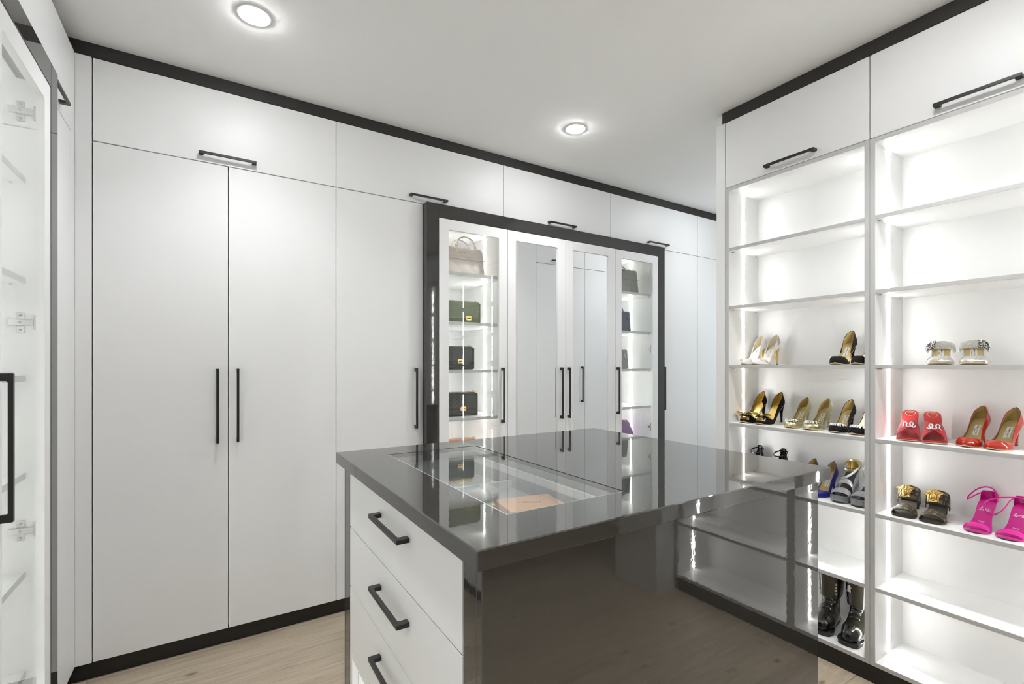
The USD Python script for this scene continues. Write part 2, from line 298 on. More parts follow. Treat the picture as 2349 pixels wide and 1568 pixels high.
# ---------------------------------------------------------------- glass display cabinets
def framed_door(t, run, a0, a1, z0, z1, hole, glass, d0, hside, name):
    """Door with a rounded opening, its pane set into it."""
    ax, out, pl = RUN[run]; u = AX[ax]; base = np.array(rpt(run, 0, d0 + 0.02, 0))
    poly = sg.box(a0 + GAP, z0 + GAP, a1 - GAP, z1 - GAP).difference(rrect(hole[0], hole[2], hole[1], hole[3], 0.010, 5))
    d = obj(name, prism(poly, 0.02, base, u, AX['z'], out), 'lacquer', t)
    obj('mirror_pane' if glass == 'mirror' else 'glass_pane', rbox(run, hole[0] - 0.006, hole[1] + 0.006, d0 + 0.0095, d0 + 0.0135, hole[2] - 0.006, hole[3] + 0.006, 0), glass, d)
    obj('handle', handle(rpt(run, hside, d0, 1.167), 'z', out, 0.356), 'handle_black', d)
def hinge(t, run, a, z, sgn):
    """Cup hinge on a side panel at a, facing sgn along the run; the arm points to the front."""
    def hb(d0, d1, za, zb, o0, o1): return rbox(run, a + sgn * o0, a + sgn * o1, d0, d1, z + za, z + zb, 0.0015)
    h = obj('hinge', cat(hb(-0.001, 0.018, 0.010, 0.031, 0, 0.004), hb(-0.001, 0.018, -0.031, -0.010, 0, 0.004)), 'chrome', t)
    obj('hinge_arm', cat(hb(-0.022, 0.036, -0.0095, 0.0095, 0.0042, 0.012), hb(-0.0355, -0.022, -0.022, 0.022, 0.002, 0.010)), 'chrome', h)
    sc = []
    for dz in (0.022, -0.022, 0.0): 
        m = trimesh.creation.cylinder(0.0034, 0.003, sections=10); T = np.eye(4); ax = RUN[run][0]
        m.apply_transform(trimesh.geometry.align_vectors([0, 0, 1], AX[ax])); m.apply_translation(rpt(run, a + sgn * (0.005 if dz else 0.0125), 0.0085, z + dz)); sc.append(m)
    obj('screw', cat(*sc), 'handle_black', h)
CS = [0.10, 0.415, 0.724, 1.030, 1.332, 1.634, 1.945]
def display(run, a0, a1, cols, label, led_sides, shelf_front=-0.002):
    """Grey gloss surround standing proud of the run; cols: (a0, a1, 'pane'|'mirror', handle a, hinge side)."""
    j = 0.0775; pr = -0.058; depth = 0.58
    t = thing('display_cabinet', label, 'cabinet', rpt(run, (a0 + a1) / 2, depth / 2, ZK))
    if run == 'back':   # this upright is fitted a degree out of true
        obj('jamb', prism(sg.Polygon([(a0, YB + pr), (a0 + j, YB + pr + 0.00115), (a0 + j, YB + TH), (a0, YB + TH)]), ZOH - 0.003, (0, 0, 0.001), AX['x'], AX['y'], AX['z']), 'frame_grey', t, label='glossy dark grey upright of the surround')
    else: obj('jamb', rbox(run, a0, a0 + j, pr, TH, 0.001, ZOH - 0.002), 'frame_grey', t, label='glossy dark grey upright of the surround')
    obj('jamb', rbox(run, a1 - j, a1, pr, TH, 0.001, ZOH - 0.002), 'frame_grey', t, label='glossy dark grey upright of the surround')
    obj('head_rail', rbox(run, a0 + j + 0.0004, a1 - j - 0.0004, pr, TH, 2.249, ZOH - 0.002), 'frame_grey', t, label='glossy dark grey head rail of the surround')
    obj('plinth', rbox(run, a0 + j, a1 - j, pr + 0.03, pr + 0.05, 0.001, ZK - 0.002), 'kick_black', t)
    obj('body', cat(rbox(run, a0 + 0.001, a1 - 0.001, depth - 0.012, depth, ZK, ZOH - 0.003, 0), rbox(run, a0 + 0.001, a1 - 0.001, TH + 0.001, depth - 0.012, ZOH - 0.08, ZOH - 0.003, 0), rbox(run, a0 + j - 0.02, a1 - j + 0.02, pr + 0.03, depth - 0.012, ZK, CS[0], 0),
        *[rbox(run, e - 0.0095, e + 0.0095, pr + 0.024, depth - 0.012, CS[0], ZOH - 0.08, 0) for e in sorted({c[0] for c in cols} | {c[1] for c in cols})]), 'melamine', t, label='white inside of the cabinet')
    for c0, c1, kind, hs, hg in cols:
        w0, w1 = c0 + 0.0645, c1 - (0.0735 if kind == 'mirror' else 0.0645)
        framed_door(t, run, c0, c1, 0.085, 2.248, (w0, w1, 0.15, 2.184), kind, pr + 0.001, hs, 'mirror_door' if kind == 'mirror' else 'glass_door')
        if kind == 'mirror': continue
        for z in CS[1:]:
            s = obj('shelf', rbox(run, c0 + 0.010, c1 - 0.010, shelf_front + 0.0014, depth - 0.013, z - 0.019, z, 0), 'melamine', t)
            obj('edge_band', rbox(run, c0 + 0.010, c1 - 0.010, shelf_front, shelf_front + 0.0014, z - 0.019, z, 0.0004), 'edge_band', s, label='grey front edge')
            for a, d in ((c1 - 0.0095, -1), (c0 + 0.0095, 1)):
                for dep in (0.03, 0.45): obj('shelf_pin', ell(rpt(run, a + d * 0.005, dep, z - 0.0225), (0.004, 0.004, 0.004), 1), 'plastic_clear', s)
        zs = CS + [ZOH - 0.08 + 0.019]
        for side in led_sides:
            a, d = (c1 - 0.0095, -1) if side > 0 else (c0 + 0.0095, 1)
            for k in range(len(CS)):
                obj('led_strip', rbox(run, a, a + d * 0.0022, 0.230, 0.2425, zs[k] + 0.0005, zs[k + 1] - 0.0195, 0), 'led', t)
        for z in (2.148, 1.495, 0.852, 0.24):
            hinge(t, run, c1 - 0.0095 if hg > 0 else c0 + 0.0095, z, -hg)
display('back', 1.0808, 3.1669, [(1.158, 1.642, 'pane', 1.599, -1), (1.642, 2.127, 'mirror', 2.080, -1), (2.127, 2.610, 'mirror', 2.146, 1), (2.610, 3.0895, 'pane', 2.626, 1)],
        'handbag display cabinet in glossy dark grey surround, with two glass and two mirrored doors', (1, -1))
display('left', 1.0205, 2.146, [(1.098, 1.583, 'pane', 1.130, 1), (1.583, 2.0685, 'pane', 1.603, 1)],
        'glass-fronted display cabinet with glossy dark grey surround at the left edge of the photo', (1, -1))

# ---------------------------------------------------------------- island
IX0, IX1, IY0, IY1, IZ0, IZ1 = 0.3805, 1.6126, 0.712, 1.786, 1.0125, 1.050
FX, BX0, BX1, BY0, BY1 = 0.400, 0.4005, 1.571, 0.731, 1.7365
GX0, GX1, GY0, GY1 = 0.527, 0.873, 0.852, 1.645
t = thing('island', 'dressing island with glossy grey panels and white drawers, in the middle of the room', 'island', ((BX0 + BX1) / 2, (BY0 + BY1) / 2, 0))
ID0, ID1 = 0.803, 1.656
obj('front_panel', box(BX0, BX1, BY0, BY0 + 0.02, 0.001, IZ0 - 0.0005), 'gloss_grey', t, label='glossy dark grey end panel facing the camera')
obj('back_panel', box(BX0, BX1, BY1 - 0.02, BY1, 0.001, IZ0 - 0.0005), 'gloss_grey', t)
obj('corner_post', box(BX0, BX0 + 0.03, BY0 + 0.0203, ID0 - GAP, 0.001, IZ0 - 0.0005), 'gloss_grey', t)
obj('corner_post', box(BX0, BX0 + 0.03, ID1 + GAP, BY1 - 0.0203, 0.001, IZ0 - 0.0005), 'gloss_grey', t)
obj('side_panel', box(BX1 - 0.02, BX1, BY0 + 0.0203, BY1 - 0.0203, 0.001, IZ0 - 0.0005), 'gloss_grey', t)
obj('body', cat(box(BX0 + 0.14, 0.90, ID0 - 0.02, ID1 + 0.02, 0.43, 0.925, 0), box(BX0 + 0.004, 0.90, ID0 - 0.022, ID0 - 0.002, 0.06, 0.43, 0), box(BX0 + 0.004, 0.90, ID1 + 0.002, ID1 + 0.022, 0.06, 0.43, 0),
    box(0.88, 0.90, ID0, ID1, 0.06, 0.43, 0), box(BX0 + 0.004, 0.90, ID0, ID1, 0.06, 0.08, 0), box(0.92, 0.94, BY0 + 0.03, BY1 - 0.03, 0.05, 0.92, 0)), 'melamine', t)
DZ = [1.0105, 0.819, 0.618, 0.418]
for k in range(3):
    d = obj('drawer', box(FX, FX + 0.02, ID0 + GAP, ID1 - GAP, DZ[k + 1] + 0.0015, DZ[k] - 0.0015, 0.0002), 'lacquer', t)
    obj('handle', handle((FX, 1.205, (0.948, 0.748, 0.553)[k]), 'y', (-1, 0, 0), 0.238), 'handle_black', d)
obj('niche_frame', prism(sg.box(ID0 + GAP, 0.06, ID1 - GAP, DZ[3] - GAP).difference(sg.box(ID0 + 0.03, 0.085, ID1 - 0.03, DZ[3] - 0.032)), 0.02, (FX + 0.02, 0, 0), AX['y'], AX['z'], (-1., 0, 0)), 'lacquer', t)
obj('led_strip', box(0.60, 0.6125, ID0 + 0.02, ID1 - 0.02, 0.4265, 0.4295, 0), 'led', t)
def solid(m):
    return manifold3d.Manifold(manifold3d.Mesh(np.asarray(m.vertices, np.float32), np.asarray(m.faces, np.uint32)))
top = solid(box(IX0, IX1, IY0, IY1, IZ0, IZ1, 0.0022)) - solid(box(GX0, GX1, GY0, GY1, IZ0 - 0.01, IZ1 + 0.01, 0))
w = thing('worktop', 'glossy dark grey island worktop with a glass window let into it', 'worktop', ((IX0 + IX1) / 2, (IY0 + IY1) / 2, IZ0))
obj('slab', top, 'gloss_grey', w)
gp = obj('glass_panel', box(GX0 + 0.0028, GX1 - 0.0042, GY0 + 0.0028, GY1 - 0.0042, IZ1 - 0.0075, IZ1 - 0.0008, 0), 'pane', w, label='clear glass window')
obj('polished_edge', cat(box(GX0 + 0.0004, GX0 + 0.0026, GY0 + 0.0004, GY1 - 0.0042, IZ1 - 0.0075, IZ1 - 0.0006, 0), box(GX0 + 0.0028, GX1 - 0.0042, GY0 + 0.0004, GY0 + 0.0026, IZ1 - 0.0075, IZ1 - 0.0006, 0)), 'plastic_clear', gp)
# jewellery tray under the glass
tr = thing('jewellery_tray', 'white jewellery tray with compartments under the glass window of the island', 'tray', (0.70, 1.25, 0.93))
TZ = 0.937
obj('tray_floor', box(0.50, 0.90, GY0 - 0.02, GY1 + 0.02, 0.930, TZ, 0), 'tray_grey', tr)
for b in ((0.500, 0.512, GY0 - 0.02, GY1 + 0.02), (0.888, 0.90, GY0 - 0.02, GY1 + 0.02), (0.512, 0.888, GY0 - 0.02, GY0 - 0.008), (0.512, 0.888, GY1 + 0.008, GY1 + 0.02)):
    obj('tray_wall', box(*b, TZ, IZ0 - 0.001, 0), 'tray_grey', tr)
obj('tray_lip', box(0.868, 0.8875, GY0 - 0.007, GY1 + 0.007, 0.988, 1.012, 0.001), 'tray_white', tr, label='white lip along the right wall of the tray')
obj('divider', box(0.513, 0.887, 1.40, 1.408, TZ, 0.965, 0.001), 'tray_white', tr)

# ---------------------------------------------------------------- recessed downlights
def downlight(x, y, label, group=None, beam=1.0):
    t = thing('downlight', label, 'ceiling light', (x, y, CEIL), group=group, world=False)
    obj('trim_ring', lathe([(0.046, -0.0005), (0.046, -0.0022), (0.054, -0.0042), (0.062, -0.0035), (0.066, -0.0005), (0.046, -0.0005)]), 'lacquer', t, smooth=40)
    obj('lens', lathe([(0.0, -0.0165), (0.018, -0.0153), (0.032, -0.0115), (0.041, -0.0055), (0.0455, -0.0012), (0.0455, -0.0008), (0.0, -0.0008)]), 'lamp_lens', t)
    l = UsdLux.SphereLight.Define(stage, t + '/beam'); l.CreateRadiusAttr(0.035); l.CreateIntensityAttr(BEAM * beam); l.CreateColorAttr(Gf.Vec3f(0.98, 0.99, 1.0))
    l.AddTranslateOp().Set(Gf.Vec3d(0, 0, -0.052)); sh = UsdLux.ShapingAPI.Apply(l.GetPrim()); sh.CreateShapingConeAngleAttr(60.0); sh.CreateShapingConeSoftnessAttr(0.9)
downlight(0.148, 2.145, 'lit recessed ceiling downlight at the upper left, above the wide wardrobe', beam=0.66)
downlight(1.813, 2.166, 'lit recessed ceiling downlight in front of the mirrored doors', beam=0.72)
downlight(0.148, 0.55, 'added fill downlight over the left aisle, outside the picture', beam=1.45)  # unseen lamp, added to light the drawers and lower doors
downlight(1.813, 0.55, 'added fill downlight over the near right side of the island, outside the picture', beam=1.25)  # unseen as well, added to brighten the island and lower cabinets
downlight(0.148, -0.42, 'added fill downlight behind the camera on the left, outside the picture', beam=0.5)  # added behind the camera as fill for the lower room
downlight(1.813, -0.42, 'added fill downlight behind the camera on the right, outside the picture', beam=0.5)  # its added counterpart on the right, filling the island front
downlight(3.50, 2.166, 'added fill downlight in the corridor, unseen behind the shoe shelves', beam=0.28)  # unseen lamp added for light in the corridor

# ================================================================ shoes
mat('suede_black', (0.006, 0.0055, 0.0055), 0.85, specular_ior_level=0.25)
mat('patent_black', (0.010, 0.010, 0.010), 0.10)
mat('satin_white', (0.80, 0.79, 0.77), 0.28)
mat('satin_blue', (0.006, 0.009, 0.17), 0.40)
mat('patent_red', (0.40, 0.022, 0.008), 0.07, ior=1.6)
mat('suede_red', (0.38, 0.012, 0.026), 0.75, sheen_weight=0.15)
mat('leather_red', (0.46, 0.022, 0.022), 0.40)
mat('satin_grey', (0.23, 0.23, 0.245), 0.34, noise=(90, [(0.3, (0.17, 0.17, 0.185)), (0.7, (0.29, 0.29, 0.305))]))
mat('satin_silver', (0.44, 0.44, 0.45), 0.28, metallic=0.3)
mat('patent_pink', (0.62, 0.008, 0.27), 0.09, ior=1.6)
mat('insole_pink', (0.50, 0.005, 0.14), 0.40)
mat('lining_tan', (0.47, 0.35, 0.125), 0.5)
mat('lining_gold', (0.52, 0.36, 0.085), 0.36, metallic=0.35)
mat('lining_cream', (0.74, 0.66, 0.50), 0.5)
mat('insole_cream', (0.82, 0.76, 0.62), 0.45)
mat('insole_tan', (0.52, 0.40, 0.165), 0.45)
mat('label_white', (0.80, 0.79, 0.76), 0.5)
mat('ink', (0.015, 0.015, 0.015), 0.5)
mat('ink_gold', (0.86, 0.66, 0.42), 0.4)
mat('ink_white', (0.90, 0.86, 0.84), 0.4)
mat('sole_tan', (0.60, 0.45, 0.27), 0.45)
mat('sole_black', (0.012, 0.012, 0.012), 0.4)
mat('canvas_brown', (0.030, 0.024, 0.014), 0.5)
mat('print_tan', (0.17, 0.125, 0.055), 0.5)
mat('leather_green_black', (0.028, 0.028, 0.020), 0.3)
mat('boot_leather', (0.022, 0.020, 0.014), 0.18)
mat('boot_patent', (0.008, 0.008, 0.007), 0.05)
mat('heel_gold', (0.66, 0.48, 0.16), 0.25, metallic=0.9)
glitter('glitter_gold', (0.80, 0.72, 0.42), 900)
glitter('glitter_silver', (0.78, 0.77, 0.73), 800)
glitter('glitter_bow', (0.76, 0.56, 0.20), 700)

TT = np.array([0, .03, .08, .15, .25, .40, .50, .60, .70, .78, .86, .93, .97, 1.0])
WID = dict(pointed=[0, .0135, .0215, .0255, .0262, .0250, .0275, .0320, .0352,   .0330, .0255, .0148, .0078, 0],
           almond=[0, .0135, .0215, .0255, .0262, .0250, .0278, .0330, .0368, .0360, .0310, .0225, .0145, 0],
           round=[0, .0135, .0215, .0255, .0265, .0258, .0285, .0345, .0390, .0400, .0372, .0300, .0215, 0],
           wide=[0, .0150, .0230, .0280, .0295, .0285, .0300, .0350, .0410, .0425, .0410, .0370, .0300, 0],
           square=[0, .0160, .0240, .0285, .0290, .0270, .0285, .0340, .0385, .0400, .0400, .0365, .0310, 0])
class Last:
    """The body of a shoe: toe along +x, heel end at x = 0, ground at z = 0; m = +1 a right foot (outer side -y), -1 a left one."""
    def __init__(s, L=0.225, h=0.09, shape='pointed', m=1, plat=0.0, tipy=0.008, spring=0.008, k=1.0):
        s.L, s.h, s.m, s.plat = L, h, m, plat
        s.w_ = PchipInterpolator(TT, np.array(WID[shape]) * k)
        s.z_ = PchipInterpolator([0, .05, .18, .32, .46, .58, .68, .80, .92, 1], np.array([h + .006, h + .003, h * .93, h * .70, h * .34, h * .10 + .002, .0035, .003, .003 + spring * .25, .003 + spring]) + plat)
        s.c_ = PchipInterpolator([0, .3, .5, .7, .85, 1], np.array([0, 0, .001, .0015, .004, tipy]) )
    def w(s, t): return np.maximum(s.w_(np.clip(t, 0, 1)), 0)
    def z(s, t): return s.z_(np.clip(t, 0, 1))
    def c(s, t): return s.m * s.c_(np.clip(t, 0, 1))
    def pt(s, t, y, dz=0.0):
        t = np.asarray(t, float); return np.stack([t * s.L, s.c(t) + y + 0 * t, s.z(t) + dz + 0 * t], -1)
    def ring(s, n=72, scale=1.0):
        a = np.arange(n) / n; t = (1 + np.cos(2 * np.pi * a)) / 2; side = np.where(a < 0.5, -s.m, s.m)
        return t, side, side * s.w(t) * scale
def smooth_normals(P):
    du = np.roll(P, -1, 0) - np.roll(P, 1, 0); dv = np.gradient(P, axis=1); n = np.cross(du, dv); return n / (np.linalg.norm(n, axis=-1, keepdims=True) + 1e-9)
def upper_surface(S, tv=0.66, u=None, throat=0.055, ridge=0.018, lean=0.005, n=96, nv=13, bulge=0.0025, toe=0.016, cut=None, drop=0.16):
    """Closed vamp and quarters: a surface from the feather edge up to the topline."""
    u = PchipInterpolator([0, .10, .25, .42, .56, .70], u or [.056, .046, .034, .024, .019, .021])
    t, side, y = S.ring(n); B = S.pt(t, y, 0.0); wv = S.w(tv) - lean
    q = np.clip((t - tv) / (1 - tv), 0, 1) * np.pi / 2; back = t <= tv
    Tx = np.where(back, t * S.L, tv * S.L + throat * np.sin(q) * 1.0)
    hk = np.clip(1 - t / .22, 0, 1) ** 1.3
    Tx = np.where(back, Tx + .0075 * hk, Tx)
    Ty = np.where(back, S.c(t) + side * np.maximum(S.w(t) * (1 - .36 * hk) - lean * (1 - .6 * hk), S.w(t) * .35), S.c(tv + throat / S.L * np.sin(q)) + side * wv * np.cos(q) ** 0.5)
    uu = u(np.minimum(t, tv)); Tz = np.where(back, S.z(t) + uu, S.z(tv) + u(tv) + ridge * np.sin(q))
    T = np.stack([Tx, Ty, Tz], -1)
    if cut is not None: T = cut(t, side, T, B)
    h = np.maximum(T[:, 2] - B[:, 2], 0.0)[:, None]; hor = (B - T) * [1, 1, 0]
    k1 = np.where(back, 0.40, np.minimum(0.55, toe / np.maximum(h[:, 0], 1e-4) + 0.12))[:, None]
    out = np.zeros_like(B); out[:, 1] = side * np.where(t > .02, 1, 0); out[:, 0] = -2.6 * hk ** 2; out[:, 1] *= np.minimum(1, S.w(t) / .022)
    P1 = B + [0, 0, 1] * k1 * h + out * bulge * np.minimum(h / 0.02, 1)
    k2 = np.where(back, 0.25, 0.50)[:, None]
    P2 = T + hor * k2 - [0, 0, 1] * h * np.where(back, 0.40, drop)[:, None] + out * bulge * 0.6 * np.minimum(h / 0.02, 1) * np.where(back, 1, 0)[:, None]
    v = np.linspace(0, 1, nv)[None, :, None]; B_, P1, P2, T_ = (x[:, None] for x in (B, P1, P2, T))
    return t, side, (1 - v) ** 3 * B_ + 3 * (1 - v) ** 2 * v * P1 + 3 * (1 - v) * v * v * P2 + v ** 3 * T_, T
def keep_faces(P, lim=0.004):
    h = P[:, -1, 2] - P[:, 0, 2]; d = np.linalg.norm(P[:, -1] - P[:, 0], axis=1); ok = d > lim
    return (ok & np.roll(ok, -1))[:, None] & np.ones(P.shape[1], bool)[None]
def insole_mesh(S, t0=0.012, t1=0.975, inset=0.0028, dz=0.0045, nt=44, ny=9, dish=0.0):
    t = (1 - np.cos(np.linspace(0, np.pi, nt))) / 2 * (t1 - t0) + t0; f = np.linspace(-1, 1, ny)
    y = np.maximum(S.w(t) - inset, 0.0005)[:, None] * f[None]; P = np.stack([np.broadcast_to((t * S.L)[:, None], y.shape), S.c(t)[:, None] + y, S.z(t)[:, None] + dz + dish * f[None] ** 2], -1)
    Q = P - [0, 0, 0.0025]
    return cat(grid(P), trimesh.Trimesh(*(lambda g: (g.vertices, g.faces[:, ::-1]))(grid(Q)), process=False))
def slab_mesh(S, z_top, z_bot, sc0=1.0, sc1=0.97, n=72, tmin=0.0):
    """Sole: ring at z + z_top down to z_bot (a number below the last, or a function of t giving absolute heights)."""
    t, side, y = S.ring(n); top = S.pt(np.maximum(t, tmin), y * sc0, z_top); bot = S.pt(np.maximum(t, tmin), y * sc1, 0)
    bot[:, 2] = z_bot(t) if callable(z_bot) else S.z(t) + z_bot
    bot[:, 0] = S.L * 0.5 + (bot[:, 0] - S.L * 0.5) * (0.99 if sc1 < 1 else 1)
    side_m = grid(np.stack([top, (top + bot) / 2 + 0, bot], 1), closed=True)
    half = n // 2; idx = np.arange(1, half); f = []
    for ringo in (0, 2):
        for i in range(half):
            a, b, c, d = i, i + 1, (n - i) % n, n - i - 1
            f += [[a * 3 + ringo, b * 3 + ringo, c * 3 + ringo], [b * 3 + ringo, d * 3 + ringo, c * 3 + ringo]]
    return trimesh.Trimesh(side_m.vertices, np.vstack([side_m.faces, np.array(f)]), process=False)
def heel_mesh(S, tip=0.0048, xt=None, block=False, n=28, flare=1.6, ztip=0.004):
    th = np.arange(n) * 2 * np.pi / n; L = S.L
    cx, rx, ry = 0.088 * L, 0.085 * L, S.w(0.14) * 0.96
    tx = np.clip(cx + rx * np.cos(th), 0, L); wy = S.w(tx / L) * 0.96
    ty = np.clip(ry * np.sin(th) * 1.15, -wy, wy)
    top = np.stack([tx, S.c(tx / L) + ty, S.z(tx / L) - 0.0015], -1)
    if xt is None: xt = 0.045 * L
    bx = xt + (tip * np.cos(th) if not block else rx * .62 * np.cos(th)); by = (tip * np.sin(th) if not block else ry * .72 * np.sin(th))
    bot = np.stack([bx, by, np.full(n, ztip)], -1)
    v = np.linspace(0, 1, 12)[None, :, None]; k = 1 - (1 - v) ** (flare * (1.7 if not block else 0.8))
    P = top[:, None] * (1 - k) + bot[:, None] * k
    P[..., 2] = (top[:, None, 2] * (1 - v[..., 0]) + bot[:, None, 2] * v[..., 0])
    m = grid(P, closed=True); c = len(m.vertices); i = np.arange(n)
    f = np.vstack([m.faces, np.stack([(i + 1) % n * 12 + 11, i * 12 + 11, np.full(n, c)], 1)])
    return trimesh.Trimesh(np.vstack([m.vertices, bot.mean(0)]), f, process=False), bot
def tip_mesh(bot, z=0.004):
    lo = bot.copy(); lo[:, 2] = 0.0
    hi = bot.copy(); hi[:, 2] = z + 0.0005
    return trimesh.convex.convex_hull(np.vstack([lo, hi]))
def strap_curve(S, t, hgt, lean=0.0, n=25, p=0.75, off=0.001, a0=0.0, a1=math.pi):
    """Arch over the foot at station t."""
    ph = np.linspace(a0, a1, n); yy = -np.cos(ph) * (S.w(t) + off); zz = hgt * np.sin(ph) ** p
    return np.stack([t * S.L - lean * np.sin(ph), S.c(t) + yy * (1 - 0.10 * np.sin(ph)), S.z(t) + 0.001 + zz], -1)
def strap(S, ta, tb, ha, hb, la=0.0, lb=0.0, th=0.0022, n=25, p=0.75, nv=6, bow=0.0015, pa=None, **kw):
    """Band between two arches; returns mesh and the outer grid."""
    A, Bc = strap_curve(S, ta, ha, la, n, p, **kw), strap_curve(S, tb, hb, lb, n, pa or p, **kw)
    v = np.linspace(0, 1, nv)[None, :, None]; P = A[:, None] * (1 - v) + Bc[:, None] * v
    c = P.mean((0, 1)); c[2] = S.z((ta + tb) / 2) * 0.9; N = P - c; N[..., 0] *= 0.2; N /= np.linalg.norm(N, axis=-1, keepdims=True)
    P = P + N * bow * np.sin(np.pi * v)
    Q = P - N * th
    loop = np.concatenate([P, Q[:, ::-1], P[:, :1]], 1)
    m = grid(loop); return m, P, N
def gems(points, size, seed=0, normal=None):
    r = np.random.default_rng(seed); out = []
    base = trimesh.creation.icosphere(1); base.vertices[base.vertices[:, 2] < -0.2, 2] = -0.2
    for k, p in enumerate(points):
        g = base.copy(); s = size if np.isscalar(size) else size[k]; g.apply_scale([s, s * r.uniform(.75, 1.1), s * .75])
        g.apply_transform(trimesh.transformations.rotation_matrix(r.uniform(0, 6.28), [0, 0, 1]))
        if normal is not None: g.apply_transform(trimesh.geometry.align_vectors([0, 0, 1], normal[k] if np.ndim(normal) > 1 else normal))
        g.apply_translation(p); out.append(g)
    return cat(*out)
def drape(S, poly_mesh, x0, yc, dz, scale_rot=None):
    """Puts flat shapes (x along the foot, y across) on the insole."""
    v = np.array(poly_mesh.vertices); x = x0 + v[:, 0]; t = x / S.L
    return trimesh.Trimesh(np.stack([x, S.c(t) + yc + v[:, 1], S.z(t) + dz + np.clip(v[:, 2], 0, 0.0003)], -1), poly_mesh.faces, process=False)
def patch(S, t0, t1, hw, yc=0.0, dz=0.0056):
    t = np.linspace(t0, t1, 8); P = np.stack([S.pt(t, yc - hw, dz), S.pt(t, yc + hw, dz)], 1); Q = P - [0, 0, 0.0008]
    return cat(grid(P), grid(np.stack([P[:, 0], Q[:, 0]], 1)), grid(np.stack([Q[:, 1], P[:, 1]], 1)))
_txt = {}
def text(s, hgt, bold=False):
    k = (s, hgt, bold)
    if k not in _txt:
        m = meshkit.text_mesh(s, hgt, 0.0003, bold); m.apply_translation([-m.bounds[0, 0], -(m.bounds[0, 1] + m.bounds[1, 1]) / 2, 0]); _txt[k] = m
    return _txt[k].copy()
def place(px, z, x=2.425, shift=0.0):
    """World y on a shelf where the picture column px meets the toe line x."""
    u = (px - 1174.5) / FPX; return x * (_c - _s * u) / (_s + _c * u)
def shoe(name, label, px, z, m, yaw=0.0, L=0.225, x=2.425, group=None, dy=0.0):
    """Base Xform of a shoe: toe tip towards -x at the picture column px."""
    y = place(px, z, x) + dy; a = math.radians(180 + yaw); tip = np.array([L, m * 0.006])
    hx, hy = x - (tip[0] * math.cos(a) - tip[1] * math.sin(a)), y - (tip[0] * math.sin(a) + tip[1] * math.cos(a))
    return thing(name, label, 'shoe', (hx, hy, z + 0.0003), math.degrees(a), group, world=False)
def heel_parts(t, S, mheel, mtip='sole_black', **kw):
    hm, bot = heel_mesh(S, **kw); h = obj('heel', hm, mheel, t, smooth=50); obj('heel_tip', tip_mesh(bot), mtip, h)
def pump(t, S, up, lining, insole, sole='sole_tan', heel=None, u=None, tv=0.66, throat=0.055, ridge=0.018, peep=0, cut=None, label=True, binding=None, drop=0.16, toe=0.016):
    tt, side, P, T = upper_surface(S, tv, u, throat, ridge, cut=cut, toe=toe, drop=drop)
    keep = keep_faces(P); n = len(tt)
    if peep:
        a = np.minimum(np.arange(n), n - np.arange(n)) / n; v = np.linspace(0, 1, P.shape[1])
        keep = keep & ~((a[:, None] < peep) & (v[None] > 0.22) & (v[None] < 0.64))
        keep = keep & ~((np.roll(a, -1)[:, None] < peep) & (v[None] > 0.22) & (v[None] < 0.64))
    N = smooth_normals(P); c = np.stack([tt * S.L * .8 + .04, S.c(tt), S.z(tt)], -1)[:, None]; N *= np.sign(((P - c) * N).sum(-1).mean())
    obj('upper', grid(P, True, keep), up, t, smooth=True)
    Q = P - N * 0.0013; Q[..., 2] = np.maximum(Q[..., 2], S.z(tt)[:, None] + 0.0006)
    obj('lining', grid(Q, True, keep), lining, t, smooth=True)
    ok = np.linalg.norm(P[:, -1] - P[:, 0], axis=1) > 0.004
    E = (P[:, -1] + Q[:, -1]) / 2
    if ok.all(): obj('topline', tube(E, 0.0011, 6, closed=True), binding or up, t, smooth=True)
    else:
        runs, cur = [], []
        st = int(np.argmin(ok)); order = [(st + i) % n for i in range(n + 1)]
        for i in order:
            if ok[i]: cur.append(i)
            elif cur: runs.append(cur); cur = []
        if cur: runs.append(cur)
        for r in runs:
            if len(r) > 3: obj('topline', tube(E[r], 0.0011, 6), binding or up, t, smooth=True)
    ins = obj('insole', insole_mesh(S), insole, t, smooth=True)
    if label:
        obj('brand_label', patch(S, 0.27, 0.45, 0.0088), 'label_white', ins)
        w = text('JIMMY CHOO', 0.0052); s = min(1, 0.036 / w.bounds[1, 0]); w.apply_scale([s, s * 1.15, 1])
        obj('brand_print', cat(drape(S, w, 0.285 * S.L, S.m * 0 + 0.0015, 0.0059), drape(S, (lambda q: (q.apply_scale([.9, .9, 1]), q)[1])(text('LONDON', 0.0024)), 0.345 * S.L, -0.0048, 0.0059)), 'ink', ins)
    obj('sole', slab_mesh(S, 0.0012, lambda q: np.where(q > .55, np.maximum(S.z(q) - 0.0032, 0.0) * (S.plat == 0), S.z(q) - 0.0042) if not S.plat else np.where(q > .55, S.z(q) - 0.0035, S.z(q) - 0.0042)), sole, t)
    heel_parts(t, S, heel or up)
    return tt, side, P, N
def surf_at(P, N, a, v):
    """Point and normal of an upper grid at ring position a (0..1) and height v (0..1)."""
    i = int(round(a * len(P))) % len(P); j = int(round(v * (P.shape[1] - 1))); return P[i, j], N[i, j]
def cluster(P, N, a_list, v_list, size, off=0.0018, seed=1):
    pts, nn = [], []
    for a in a_list:
        for v in v_list: p, n = surf_at(P, N, a, v); pts.append(p + n * off); nn.append(n)
    return gems(np.array(pts), size, seed, np.array(nn))

